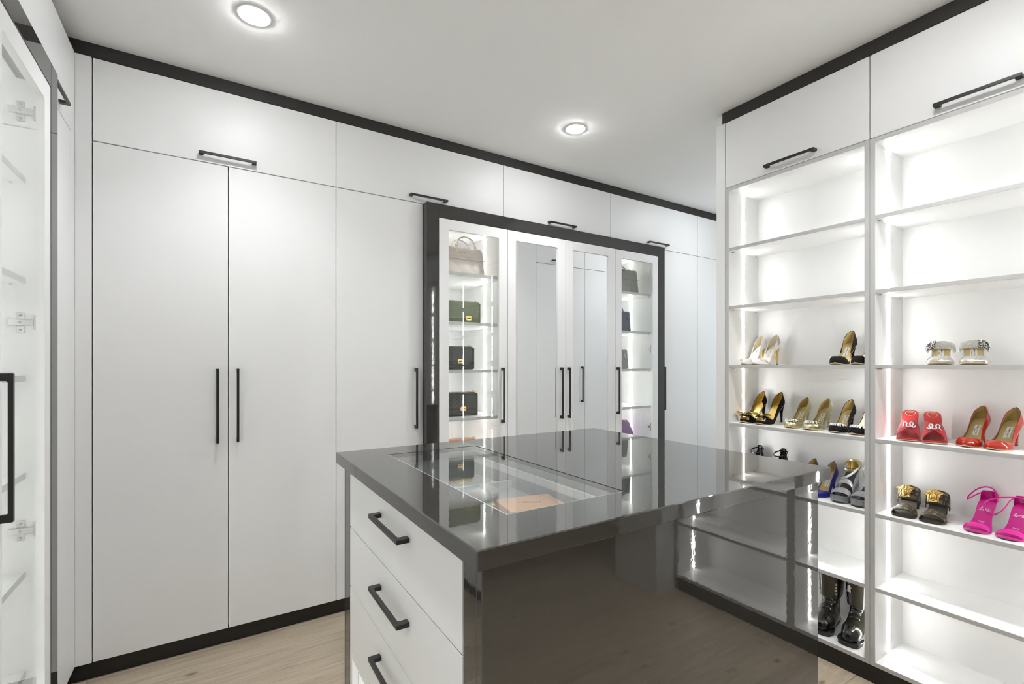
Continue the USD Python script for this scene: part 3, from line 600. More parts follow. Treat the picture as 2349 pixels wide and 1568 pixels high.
mat('setting', (0.10, 0.095, 0.085), 0.35, metallic=0.8)
def jewel(name, t, pts, nn, sz, seed, label=None):
    pts, nn = np.array(pts), np.array(nn); sz = np.broadcast_to(sz, len(pts))
    j = obj(name, gems(pts, sz, seed, nn), 'crystal', t, label=label)
    obj('setting', gems(pts - nn * .0012, sz * 1.12, seed + 1, nn), 'setting', j)
S1, S2, S3 = SH[4], SH[3], SH[2]
# --- white satin pumps with crystal sprays
U_DORSAY = [.062, .053, .036, .003, .003, .020]
def leaf_spray(t, P, N, S, name, at, m, big=1.0):
    pts, siz, nn = [], [], []
    for a, v, s in at:
        p, n = surf_at(P, N, a % 1.0, v); pts.append(p + n * 0.0016); siz.append(s * big); nn.append(n)
    jewel(name, t, pts, nn, siz, 3)
for m, px, yw, lab in ((1, 1702, 1, 'white satin pump with crystal sprays, left one of its pair, beside the light strip'), (-1, 1727, -1, 'white satin pump with crystal sprays, right one of its pair, gold stiletto showing')):
    t = shoe('pump', lab, px, S1, m, yw); S = Last(h=.098, m=m)
    tt, sd, P, N = pump(t, S, 'satin_white', 'lining_cream', 'insole_cream', u=U_DORSAY, tv=.70, heel='heel_gold', throat=.040, ridge=.009, toe=.007, drop=.30)
    leaf_spray(t, P, N, S, 'toe_ornament', [(a, v, .0033) for a, v in ((.155, .80), (.165, .66), (.175, .9), (.18, .74), (.19, .85), (.145, .9), (.135, .8), (.17, .55), (.125, .92), (.15, .68), (.2, .7), (.11, .86), (.10, .95), (.12, .74), (.19, .6))], m)
    leaf_spray(t, P, N, S, 'heel_ornament', [(a, v, s) for a in (.36, .38, .40, .42, .44) for v, s in ((.95, .0024), (.78, .003), (.6, .0034), (.45, .003), (.3, .0024))], m)
# --- black suede pumps with crystal knot
for m, px, yw, lab in ((1, 1914, 2, 'black suede pump with open arch and crystal knot, on the top shoe shelf'), (-1, 1962, 0, 'black suede pump mostly hidden behind the shelf divider, its toe showing')):
    t = shoe('pump', lab, px, S1, m, yw); S = Last(h=.098, m=m, shape='almond')
    tt, sd, P, N = pump(t, S, 'suede_black', 'lining_tan', 'insole_tan', u=U_DORSAY, tv=.70, throat=.040, ridge=.016, toe=.02)
    leaf_spray(t, P, N, S, 'toe_ornament', [(a, v, .0040) for a, v in ((.10, .92), (.12, .95), (.13, .82), (.11, .8), (.145, .9), (.14, .75), (.09, .84), (.125, .7), (.155, .8))], m)
# --- black peep-toe pumps with gold bow
def bow(t, c, s=1.0):
    o = np.array(c, float); loops = []
    for sg_ in (-1, 1):
        for lift, ln, wd in ((.002, .030, .010), (-.005, .024, .0075)):
            q = np.linspace(0, 1, 14); r = .0022 + wd * np.sin(np.pi * np.clip(q * .62 + .02, 0, 1)) ** 1.2
            pth = o + np.stack([-.004 * q + (-.006 if lift < 0 else .004) * q, sg_ * (.004 + ln * q), lift * q * 2 + .004 * np.sin(np.pi * q)], -1) * s
            loops.append(tube(pth, r * s * .32, 10, ry=r * s, up=(1, 0, 0.4)))
    b = obj('bow', cat(*loops), 'glitter_bow', t, smooth=50, label='gold glitter bow')
    obj('knot', ell(o + [.001, 0, .002], (.0062 * s, .0068 * s, .0078 * s)), 'glitter_bow', b, smooth=True)
for m, px, yw, lab in ((1, 1703, 0, 'black peep-toe pump with gold glitter bow, left one of its pair'), (-1, 1739, 0, 'black peep-toe pump with gold glitter bow, right one of its pair')):
    t = shoe('peep_toe_pump', lab, px, S2, m, yw); S = Last(h=.100, m=m, shape='almond', tipy=.006)
    cut = lambda t_, side, T, B, m=m: np.where(((t_ > .30) & (t_ < .60) & (side == m))[:, None], B + [0, 0, .0025], T)
    tt, sd, P, N = pump(t, S, 'suede_black', 'lining_gold', 'lining_gold', u=[.060, .051, .037, .026, .019, .021], peep=.085, cut=cut, label=False, tv=.68, throat=.034, ridge=.020, toe=.022)
    p, nn = surf_at(P, N, 0, .9); bow(t, p + nn * .006, 1.30)
# --- gold glitter pumps and black pumps with crystal clusters
def toe_cluster(t, P, N, seed):
    pts, nn, sz = [], [], []; r = np.random.default_rng(seed)
    for a in np.linspace(-.15, .15, 9):
        for v in (.66, .78, .89, .99):
            if abs(a) > .12 and v < .8 or abs(a) > .08 and v < .7: continue
            p, n = surf_at(P, N, a % 1, v - .35 * a * a); pts.append(p + n * (.0022 + r.uniform(0, .001))); nn.append(n); sz.append(r.uniform(.0036, .0048))
    jewel('toe_ornament', t, pts, nn, sz, seed, 'cluster of clear crystals')
for m, px, yw, lab in ((1, 1806, 1, 'gold glitter pump with crystal toe cluster, left one of its pair'), (-1, 1849, 1, 'gold glitter pump with crystal toe cluster, right one of its pair')):
    t = shoe('pump', lab, px, S2, m, yw); S = Last(h=.085, m=m, shape='almond')
    tt, sd, P, N = pump(t, S, 'glitter_gold', 'lining_tan', 'insole_tan', tv=.64, throat=.045, ridge=.014, toe=.02); toe_cluster(t, P, N, 11)
for m, px, yw, lab in ((1, 1912, 2, 'black suede pump with crystal toe cluster, directly beside the gold glitter pumps'), (-1, 1955, 0, 'black suede pump with crystal toe cluster, half hidden by the shelf divider')):
    t = shoe('pump', lab, px, S2, m, yw); S = Last(h=.085, m=m, shape='almond')
    tt, sd, P, N = pump(t, S, 'suede_black', 'lining_tan' if m > 0 else 'lining_cream', 'insole_tan' if m > 0 else 'insole_cream', tv=.64, throat=.045, ridge=.014, toe=.02); toe_cluster(t, P, N, 12)
# --- black ankle-strap sandals behind the worktop
for m, px, yw, lab in ((1, 1696, 0, 'black ankle-strap sandal, left one of its pair, only its heel showing above the worktop'), (-1, 1742, -2, 'black ankle-strap sandal, right one of its pair, strap loop showing above the worktop')):
    t = shoe('ankle_strap_sandal', lab, px, S3, m, yw, x=2.42); S = Last(h=.100, m=m, shape='almond')
    obj('insole', insole_mesh(S), 'leather_green_black', t, smooth=True); obj('sole', slab_mesh(S, .0012, lambda q: np.where(q > .55, np.maximum(S.z(q) - .0032, 0), S.z(q) - .0042)), 'sole_black', t); heel_parts(t, S, 'patent_black')
    obj('toe_strap', strap(S, .80, .70, .026, .034, 0, .004)[0], 'patent_black', t, smooth=50)
    hb = np.array([[.000, 0, .1], [.000, 0, .125], [-.003, 0, .150], [-.004, 0, .178]]); wv = [.026, .0225, .0150, .0105]
    ang = np.linspace(-1.9, 1.9, 17)
    P = np.stack([[[S.L * .085 - .0 + b[0] - wd * .85 * np.cos(a), wd * np.sin(a), b[2] + S.h - .1] for b, wd in zip(hb, wv)] for a in ang])
    P = np.concatenate([P, (P * [.92, .92, 1] + [.0016, 0, 0])[:, ::-1], P[:, :1]], 1); obj('heel_counter', grid(P), 'patent_black', t, smooth=50)
    zt = S.h + .072; q = np.linspace(0, 2 * np.pi, 40, endpoint=False)
    loop = np.stack([S.L * .085 + .026 - .036 * np.cos(q), .031 * np.sin(q), zt - .012 * np.sin(q / 2) ** 2 * 2 - .006], -1)
    a = obj('ankle_strap', tube(loop, .0016, 8, ry=.0038, closed=True), 'patent_black', t, smooth=True)
    obj('strap_keeper', box(.004, .013, -.009, .009, zt - .010, zt + .002, .001), 'leather_green_black', a)
    if m < 0: obj('strap_end', tube([[.014 + .0085 * np.cos(k), .014 * 0 - .0150 + .0085 * 0, zt - .008 + .0095 * np.sin(k)] for k in np.linspace(0, 2 * np.pi, 20, endpoint=False)], .0016, 8, ry=.0026, closed=True), 'patent_black', a, smooth=True)
# --- royal blue pumps
for m, px, yw, lab in ((1, 1826, 2, 'royal blue satin pump, left one of its pair, mostly hidden by the worktop corner'), (-1, 1866, 3, 'royal blue satin pump, right one of its pair, behind the worktop corner')):
    t = shoe('pump', lab, px, S3, m, yw); S = Last(h=.088, m=m)
    pump(t, S, 'satin_blue', 'lining_tan', 'insole_tan', tv=.66, throat=.042, ridge=.012, toe=.009, drop=.26, sole='sole_black')
# --- grey platform sandals
for m, px, yw, lab in ((1, 1921, 3, 'grey satin platform sandal with crossed straps, beside the blue pumps'), (-1, 1963, 1, 'grey satin platform sandal, half hidden by the shelf divider')):
    t = shoe('platform_sandal', lab, px, S3, m, yw); S = Last(h=.092, m=m, shape='round', plat=.028, tipy=.004, spring=.004, k=.95)
    obj('platform', slab_mesh(S, .001, lambda q: np.where(q > .5, np.maximum(.0032, 0), np.maximum(S.z(q) - .034, .0032)), 1.0, .95), 'satin_grey', t, smooth=40)
    obj('outsole', slab_mesh(S, -.026, lambda q: np.where(q > .5, .0, S.z(q) - .0355), .93, .92), 'sole_black', t)
    obj('insole', insole_mesh(S, dz=.003), 'patent_black', t, smooth=True)
    obj('toe_strap', strap(S, .87, .75, .014, .031, 0, .006, th=.0026, p=.75)[0], 'satin_grey', t, smooth=50)
    obj('cross_strap', strap(S, .61, .54, .043, .052, .002, .006, th=.0022, p=.6, off=.003)[0], 'satin_silver', t, smooth=50)
    sd_ = m
    obj('cross_strap', tube(spline(np.array([S.pt(.57, -sd_ * .016, .054), S.pt(.48, sd_ * .012, .058), S.pt(.36, sd_ * .030, .050), S.pt(.22, sd_ * .036, .046), S.pt(.10, sd_ * .030, .047)]), 26), .0013, 8, ry=.0060, up=(0, .1, 1)), 'satin_silver', t, smooth=True)
    q = np.linspace(0, 2 * np.pi, 40, endpoint=False); loop = np.stack([S.L * .16 - .040 * np.cos(q), .034 * np.sin(q), .148 + .020 * np.cos(q)], -1)
    obj('ankle_strap', tube(loop, .0014, 8, ry=.0062, closed=True), 'pale_gold' if m > 0 else 'label_white', t, smooth=True)
    ang = np.linspace(-2.0, 2.0, 17); P = np.stack([[[S.L * .085 - wd * .82 * np.cos(a), wd * np.sin(a), S.h + .028 + zz] for zz, wd in ((.004, .0255), (.020, .0245), (.034, .0215), (.044, .017))] for a in ang])
    obj('heel_counter', grid(np.concatenate([P, (P * [.93, .93, 1] + [.0014, 0, 0])[:, ::-1], P[:, :1]], 1)), 'lining_gold', t, smooth=50)
    obj('buckle', box(-.008, -.002, -.014, .014, .160, .172, .001), 'satin_silver', t)
    heel_parts(t, S, 'satin_grey', block=True, flare=.9)
# --- silver glitter mules
for m, px, yw, lab in ((1, 2156, 12, 'silver glitter mule with crystal buckle, left one of its pair'), (-1, 2234, 16, 'silver glitter mule with crystal buckle, right one of its pair')):
    t = shoe('mule', lab, px, S1, m, yw); S = Last(h=.080, m=m, shape='wide', tipy=.006, k=1.0)
    cut = lambda t_, side, T, B: np.where((t_ < .66)[:, None], B, T)
    tt, sd, P, T = upper_surface(S, .68, [.02, .02, .02, .02, .014, .018], .030, .014, toe=.022, cut=cut)
    N = smooth_normals(P); N *= np.sign((N[..., 2]).mean()); kf = keep_faces(P)
    obj('toe_cap', grid(P, True, kf), 'glitter_silver', t, smooth=True); obj('lining', grid(P - N * .0014, True, kf), 'lining_gold', t, smooth=True)
    ins = obj('insole', insole_mesh(S), 'insole_tan', t, smooth=True)
    obj('insole_edge', cat(tube(S.pt(np.linspace(.02, .70, 24), np.array([-(S.w(q) - .0012) for q in np.linspace(.02, .70, 24)]), .0045), .0018, 6), tube(S.pt(np.linspace(.02, .70, 24), np.array([(S.w(q) - .0012) for q in np.linspace(.02, .70, 24)]), .0045), .0018, 6)), 'satin_silver', ins, smooth=True)
    obj('brand_label', patch(S, .22, .66, .0098), 'label_white', ins)
    w = text('JIMMY CHOO', .006); s = .040 / w.bounds[1, 0]; w.apply_scale([s, s, 1])
    obj('brand_print', cat(drape(S, w, .30 * S.L, .002, .0059), drape(S, text('LONDON', .0028), .36 * S.L, -.0058, .0059), drape(S, trimesh.creation.extrude_polygon(sg.Polygon([(0, 0), (.004, .0034), (.008, 0), (.004, -.0034)]), .0003), .495 * S.L, .001, .0062)), 'ink', ins)
    mm, SP, SN = strap(S, .36, .30, .020, .038, .003, .003, th=.003, p=.42, bow=.0028, off=.014); st = obj('instep_strap', mm, 'glitter_silver', t, smooth=50)
    mm2 = strap(S, .359, .301, .0170, .0350, .003, .003, th=.0012, p=.42, bow=.001, off=.0105)[0]; obj('strap_lining', mm2, 'lining_gold', st, smooth=50)
    i0 = 5 if m > 0 else 19; pts, nn = [], []
    for di in (-4, -3, -2, -1, 0, 1, 2, 3):
        for j in range(6):
            if di in (-1, 0) and j in (2, 3): continue
            k = min(max(i0 + di, 0), 24); pts.append(SP[k, j] + SN[k, j] * .0034); nn.append(SN[k, j])
    rj = np.random.default_rng(5); pts = np.array(pts) + rj.normal(0, .0011, (len(pts), 3)); bk = obj('crystal_buckle', gems(pts, rj.uniform(.0034, .0052, len(pts)), 21, rj.normal(0, 1, (len(pts), 3)) + np.array(nn) * 2), 'crystal', st)
    obj('setting', gems(pts - np.array(nn) * .002, .0046, 22, np.array(nn)), 'setting', bk)
    obj('sole', slab_mesh(S, .0012, lambda q: np.where(q > .55, np.maximum(S.z(q) - .0032, 0), S.z(q) - .0042)), 'sole_tan', t); heel_parts(t, S, 'glitter_silver', tip=.006)
# --- red suede mules with crystal snake
for m, px, yw, lab in ((1, 2084, 14, 'red suede mule with crystal snake buckle, left one of its pair, beside the light strip'), (-1, 2143, 20, 'red suede mule with crystal snake buckle, right one of its pair')):
    t = shoe('mule', lab, px, S2, m, yw, L=.215); S = Last(L=.215, h=.104, m=m, shape='square', tipy=.003, spring=.003, k=1.0)
    mm, SP, SN = strap(S, .93, .44, .026, .046, -.0, .010, th=.003, p=.42, nv=16, bow=.004, n=33, off=.002)
    V = SP.copy(); n, nv = V.shape[:2]; mid = np.abs(np.linspace(-1, 1, n)); w = np.linspace(0, 1, nv)
    front = np.clip(1 - mid / .86, 0, 1) * .30; rear = 1 - np.clip(1 - mid / .55, 0, 1) ** .85 * .42 - .10 * np.clip((mid - .62) / .38, 0, 1)
    Pn = np.empty_like(V); Nn = np.empty_like(SN)
    for i in range(n):
        q = front[i] + (rear[i] - front[i]) * w
        for k in range(3): Pn[i, :, k] = np.interp(q, w, V[i, :, k]); Nn[i, :, k] = np.interp(q, w, SN[i, :, k])
    Q = Pn - Nn * .0026; obj('upper', grid(np.concatenate([Pn, Q[:, ::-1], Pn[:, :1]], 1)), 'suede_red', t, smooth=55)
    obj('lining', grid(Pn - Nn * .0032), 'leather_red', t, smooth=True)
    ins = obj('insole', insole_mesh(S, inset=.001), 'leather_red', t, smooth=True); obj('toe_edge', tube(S.pt(np.array([.93, .955, .975, .985, .985, .985, .975, .955, .93]), np.array([-1, -.9, -.7, -.4, 0, .4, .7, .9, 1]) * S.w(.93) * .97, .004), .0032, 8), 'suede_red', t, smooth=True)
    q = np.linspace(0, 2 * np.pi, 36, endpoint=False); obj('insole_ring', tube(S.pt((.030 + .0185 * np.cos(q)) / S.L + .02, .0165 * np.sin(q), .0052), .0009, 6, closed=True), 'ink_gold', ins, smooth=True)
    w1, w2 = text('RENE', .0024), text('CAOVILLA', .0024)
    def acr(wm, x0, sgn=m): 
        v = np.array(wm.vertices); wm.vertices = np.stack([-v[:, 1], v[:, 0] - v[:, 0].mean(), v[:, 2]], -1); return drape(S, wm, x0, 0, .0052)
    obj('insole_print', cat(acr(w1, .026), acr(w2, .031)), 'ink_gold', ins)
    c = n // 2; o = Pn[c, 5] + Nn[c, 5] * .004; ex = np.array([0, 1., 0]); ez = Pn[c, 14] - Pn[c, 1]; ez /= np.linalg.norm(ez); nrm = np.cross(ex, ez); nrm *= np.sign(nrm[2])
    sn = np.array([(-.026, -.012), (-.020, -.011), (-.018, -.002), (-.019, .007), (-.013, .012), (-.008, .007), (-.008, -.004), (-.004, -.012), (.003, -.012), (.006, -.003), (.005, .007), (.010, .012), (.015, .007), (.013, -.003), (.015, -.011), (.021, -.010)]) * (1, 1)
    pth = spline(np.array([o + ex * a * m * .92 + ez * (b * 1.6 + .003) + nrm * (.003 + .0012 * math.cos(a * 300) - 7 * a * a) for a, b in sn]), 70)
    rr = np.r_[np.linspace(.0006, .0026, 12), np.full(50, .0028), np.linspace(.0028, .0036, 8)]
    s = obj('snake_buckle', tube(pth, rr, 7), 'crystal', t, label='crystal snake buckle')
    obj('snake_crest', gems(np.array([pth[-1] + ex * m * .002 + ez * k for k in (.004, .007, .010)]), .0022, 2), 'crystal', s)
    obj('sole', slab_mesh(S, .0012, lambda q: np.where(q > .55, np.maximum(S.z(q) - .0032, 0), S.z(q) - .0042)), 'sole_tan', t); heel_parts(t, S, 'suede_red', block=True, flare=1.0)
# --- red patent pumps
for m, px, yw, lab in ((1, 2210, -3, 'glossy red patent pump, left one of its pair'), (-1, 2268, -6, 'glossy red patent pump, right one of its pair, nearest the right edge')):
    t = shoe('pump', lab, px, S2, m, yw, L=.23); S = Last(L=.23, h=.088, m=m, k=1.06)
    pump(t, S, 'patent_red', 'lining_tan', 'insole_tan', tv=.62, throat=.050, ridge=.008, binding='suede_red', toe=.010, drop=.24)
# --- brown monogram sandals with gold head emblem
def F_cells(P, N, cells, off=.0006):
    """Flat F-shaped print bars on a strap grid; cells: (u0, u1, v0, v1) in 0..1."""
    n, nv = P.shape[:2]; V, F = [], []
    def at(u, v):
        i, j = u * (n - 1), v * (nv - 1); a, b = min(int(i), n - 2), min(int(j), nv - 2); fu, fv = i - a, j - b
        g = lambda A: (A[a, b] * (1 - fu) + A[a + 1, b] * fu) * (1 - fv) + (A[a, b + 1] * (1 - fu) + A[a + 1, b + 1] * fu) * fv
        return g(P) + g(N) * off
    for u0, u1, v0, v1 in cells:
        k = len(V); us = np.linspace(u0, u1, 3)
        for u in us: V += [at(u, v0), at(u, v1)]
        for i in range(2): F += [[k + 2 * i, k + 2 * i + 1, k + 2 * i + 2], [k + 2 * i + 1, k + 2 * i + 3, k + 2 * i + 2]]
    return trimesh.Trimesh(np.array(V), np.array(F), process=False)
def F_pattern(n):
    out = []
    for k in range(n):
        a, w = k / n, 1 / n
        if k % 2 == 0: out += [(a + .08 * w, a + .30 * w, .06, .94), (a + .30 * w, a + .86 * w, .72, .94), (a + .30 * w, a + .66 * w, .40, .58)]
        else: out += [(a + .66 * w, a + .88 * w, .06, .94), (a + .10 * w, a + .66 * w, .06, .28), (a + .30 * w, a + .66 * w, .42, .60)]
    return out
def gold_head(t, o, ex, ez, nz, s=1.0):
    B = np.stack([ex, ez, nz], 1)
    def E(c, r, sub=2): m = ell((0, 0, 0), r, sub); m.vertices = (m.vertices + np.array(c)) @ B.T * s + o; return m
    def Tb(p, r): return tube((np.array(p) @ B.T) * s + o, np.array(r) * s, 7)
    q = [(-.0175, .0065), (-.0125, .0095), (-.0090, .0105), (-.0055, .0140), (0, .0150), (.0055, .0140), (.0090, .0105), (.0125, .0095), (.0175, .0065), (.0130, .0035), (.0105, -.0020), (.0095, -.0090), (.0100, -.0140), (.0050, -.0130), (0, -.0145), (-.0050, -.0130), (-.0100, -.0140), (-.0095, -.0090), (-.0105, -.0020), (-.0130, .0035)]
    pl = trimesh.creation.extrude_polygon(sg.Polygon(q).buffer(.0006), .0022); pl.vertices = np.array(pl.vertices) @ B.T * s + o
    head = obj('gold_emblem', cat(pl, E((0, -.0025, .002), (.0070, .0098, .0052), 3)), 'gold', t, smooth=40, label='gold head with flowing hair')
    obj('emblem_face', cat(E((0, -.0022, .0068), (.0012, .0036, .0018)), E((0, .0022, .0060), (.0052, .0010, .0014)), E((-.0030, .0002, .0060), (.0016, .0009, .0010), 1), E((.0030, .0002, .0060), (.0016, .0009, .0010), 1), E((0, -.0070, .0060), (.0024, .0009, .0012), 1), E((0, -.0105, .0050), (.0028, .0018, .0016), 1)), 'gold', head, smooth=True)
    hair = []
    for sg_ in (-1, 1):
        for k in range(4):
            y0 = .0125 - .0030 * k; u = np.linspace(0, 1, 9); ln = (.0075, .0120, .0150, .0100)[k]
            hair.append(Tb(np.stack([sg_ * (.0012 + ln * u), y0 - (.003, .0035, .0015, .004)[k] * u ** 2 * (1 if k < 2 else -.4) + .0007 * np.sin(u * 7 + k), .0040 - .0010 * u], -1), np.linspace(.0021, .0009, 9)))
        hair.append(Tb(np.array([(sg_ * .0072, .003, .003), (sg_ * .0086, -.002, .0032), (sg_ * .0078, -.008, .0030), (sg_ * .0090, -.0128, .0026)]), np.array([.0016, .0019, .0016, .0012])))
    obj('emblem_hair', cat(*hair), 'gold', head, smooth=True)
for m, px, yw, lab in ((1, 2070, 6, 'brown monogram sandal with gold head emblem, left one of its pair'), (-1, 2133, 8, 'brown monogram sandal with gold head emblem, right one of its pair')):
    t = shoe('sandal', lab, px, S3, m, yw, L=.215); S = Last(L=.215, h=.082, m=m, shape='square', tipy=.004, spring=.004, k=1.0)
    ins = obj('insole', insole_mesh(S, inset=.002, dz=.004), 'leather_green_black', t, smooth=True)
    obj('sole', slab_mesh(S, .0045, lambda q: np.where(q > .55, 0, S.z(q) - .006), 1.03, 1.0), 'canvas_brown', t)
    obj('insole_plate', patch(S, .10, .145, .012, 0, .0048), 'pale_gold', ins)
    obj('insole_print', drape(S, (lambda q: (setattr(q, 'vertices', np.stack([-np.array(q.vertices)[:, 1], np.array(q.vertices)[:, 0] - np.array(q.vertices)[:, 0].mean(), np.array(q.vertices)[:, 2]], -1)), q)[1])(text('FENDI', .004)), .122 * S.L, 0, .0052), 'print_brown', ins)
    m1, P1, N1 = strap(S, .90, .70, .026, .040, .0, .006, th=.003, p=.75, bow=.003, n=33); a = obj('toe_strap', m1, 'canvas_brown', t, smooth=50); obj('monogram', F_cells(P1, N1, F_pattern(6)), 'print_tan', a)
    m2, P2, N2 = strap(S, .43, .37, .020, .062, .004, .008, th=.003, p=.20, bow=.001, n=41, off=.011); b = obj('instep_strap', m2, 'canvas_brown', t, smooth=50); obj('monogram', F_cells(P2, N2, F_pattern(6)), 'print_tan', b)
    c = 15; o = (P2[c, 2] + P2[c, 3]) / 2 + N2[c, 2] * .002; ez = P2[c, 5] - P2[c, 0]; ez /= np.linalg.norm(ez); ex = P2[c + 2, 2] - P2[c - 2, 2]; ex /= np.linalg.norm(ex); nz = np.cross(ex, ez); nz *= np.sign(nz @ N2[c, 2])
    gold_head(t, o, ex, ez, nz, 1.75)
    heel_parts(t, S, 'canvas_brown', block=True, flare=.9)
# --- pink patent sandals
def arcs(*strokes, h=.0011):
    return cat(*[tube(np.array([(x, y, 0) for x, y in s_]), h / 2, 5) for s_ in strokes])
for m, px, yw, lab in ((1, 2234, -1, 'hot pink patent strappy sandal, left one of its pair'), (-1, 2308, 0, 'hot pink patent strappy sandal, right one of its pair, cut by the right edge')):
    t = shoe('strappy_sandal', lab, px, S3, m, yw, L=.22); S = Last(L=.22, h=.088, m=m, shape='round', tipy=.005, spring=.004, k=.97)
    ins = obj('insole', insole_mesh(S, inset=.0015, dz=.0045), 'insole_pink', t, smooth=True)
    obj('sole', slab_mesh(S, .0048, lambda q: np.where(q > .55, np.maximum(S.z(q) - .0025, .0012), S.z(q) - .004), 1.0, .99), 'patent_pink', t, smooth=40)
    obj('outsole', slab_mesh(S, -.002, lambda q: np.where(q > .55, 0, S.z(q) - .006), .98, .97), 'sole_black', t)
    obj('toe_strap', strap(S, .87, .77, .015, .027, 0, .004, th=.0024, p=.72, bow=.0015)[0], 'patent_pink', t, smooth=50)
    tl = text('Paris', .0048); v = np.array(tl.vertices); tl.vertices = np.stack([-v[:, 1], (v[:, 0] - v[:, 0].mean()) * 1.15, v[:, 2]], -1)
    script = np.array([(-.016, .000), (-.012, .004), (-.008, .0085), (-.0095, .003), (-.012, -.002), (-.006, -.002), (-.003, .002), (-.001, -.0015), (.002, .003), (.003, -.001), (.006, .003), (.007, -.001), (.010, .004), (.010, -.001), (.014, .001), (.016, -.001)])
    tail = np.array([(-.017, -.003), (-.008, -.0042), (.004, -.0036), (.016, -.0046)])
    def rot(p): return np.array([(-y, x, 0) for x, y in p])
    scm = cat(tube(spline(rot(script), 48), .0006, 5), tube(spline(rot(tail), 20), .0005, 5))
    obj('insole_print', cat(drape(S, tl, .525 * S.L, 0, .0066), drape(S, scm, .33 * S.L, 0, .0052)), 'ink_white', ins)
    ang = np.linspace(-2.1, 2.1, 21); P = np.stack([[[S.L * .10 - wd * .85 * np.cos(a_), wd * np.sin(a_), S.h + zz] for zz, wd in ((.003, .0268), (.016, .0262), (.030, .0240), (.040, .0205))] for a_ in ang])
    obj('heel_counter', grid(np.concatenate([P, (P * [.93, .93, 1] + [.0014, 0, 0])[:, ::-1], P[:, :1]], 1)), 'patent_pink', t, smooth=50)
    a0, a1 = P[2, 2], P[-3, 2]
    lp = [a0, a0 + [.030, -.006, -.004], [S.L * .44, -.046 if m > 0 else -.030, S.h + .012], [S.L * .40, -.018, S.h + .055], [S.L * .30, .022, S.h + .060], [S.L * .27, .036, S.h + .030], a1 + [.012, .006, 0], a1]
    if m < 0: lp = [a0, a0 + [.030, -.006, -.006], [S.L * .42, -.044, S.h - .012], [S.L * .52, -.075, S.h - .030], [S.L * .50, -.090, S.h + .000], [S.L * .34, -.060, S.h + .030], [S.L * .22, -.010, S.h + .040], a1]
    obj('ankle_strap', tube(spline(np.array(lp), 60), .0011, 8, ry=.0026), 'patent_pink', t, smooth=True)
    hm, bot = heel_mesh(S); hp = obj('heel', hm, 'patent_pink', t, smooth=50); obj('heel_tip', tip_mesh(bot), 'pale_gold', hp)
    r = np.random.default_rng(9); sp = []
    for zz in np.linspace(.02, .07, 8):
        for an in (0.4, 2.0, 3.6, 5.2):
            c = trimesh.creation.cone(.0018, .005, sections=8); c.apply_transform(trimesh.geometry.align_vectors([0, 0, 1], [math.cos(an), math.sin(an), 0])); rad = .0052 + .010 * max(0, (zz - .045) / .03) ** 1.5
            c.apply_translation([S.L * .047 + rad * math.cos(an), rad * math.sin(an), zz]); sp.append(c)
    obj('heel_studs', cat(*sp), 'pale_gold', hp, label='gold studs along the heel')
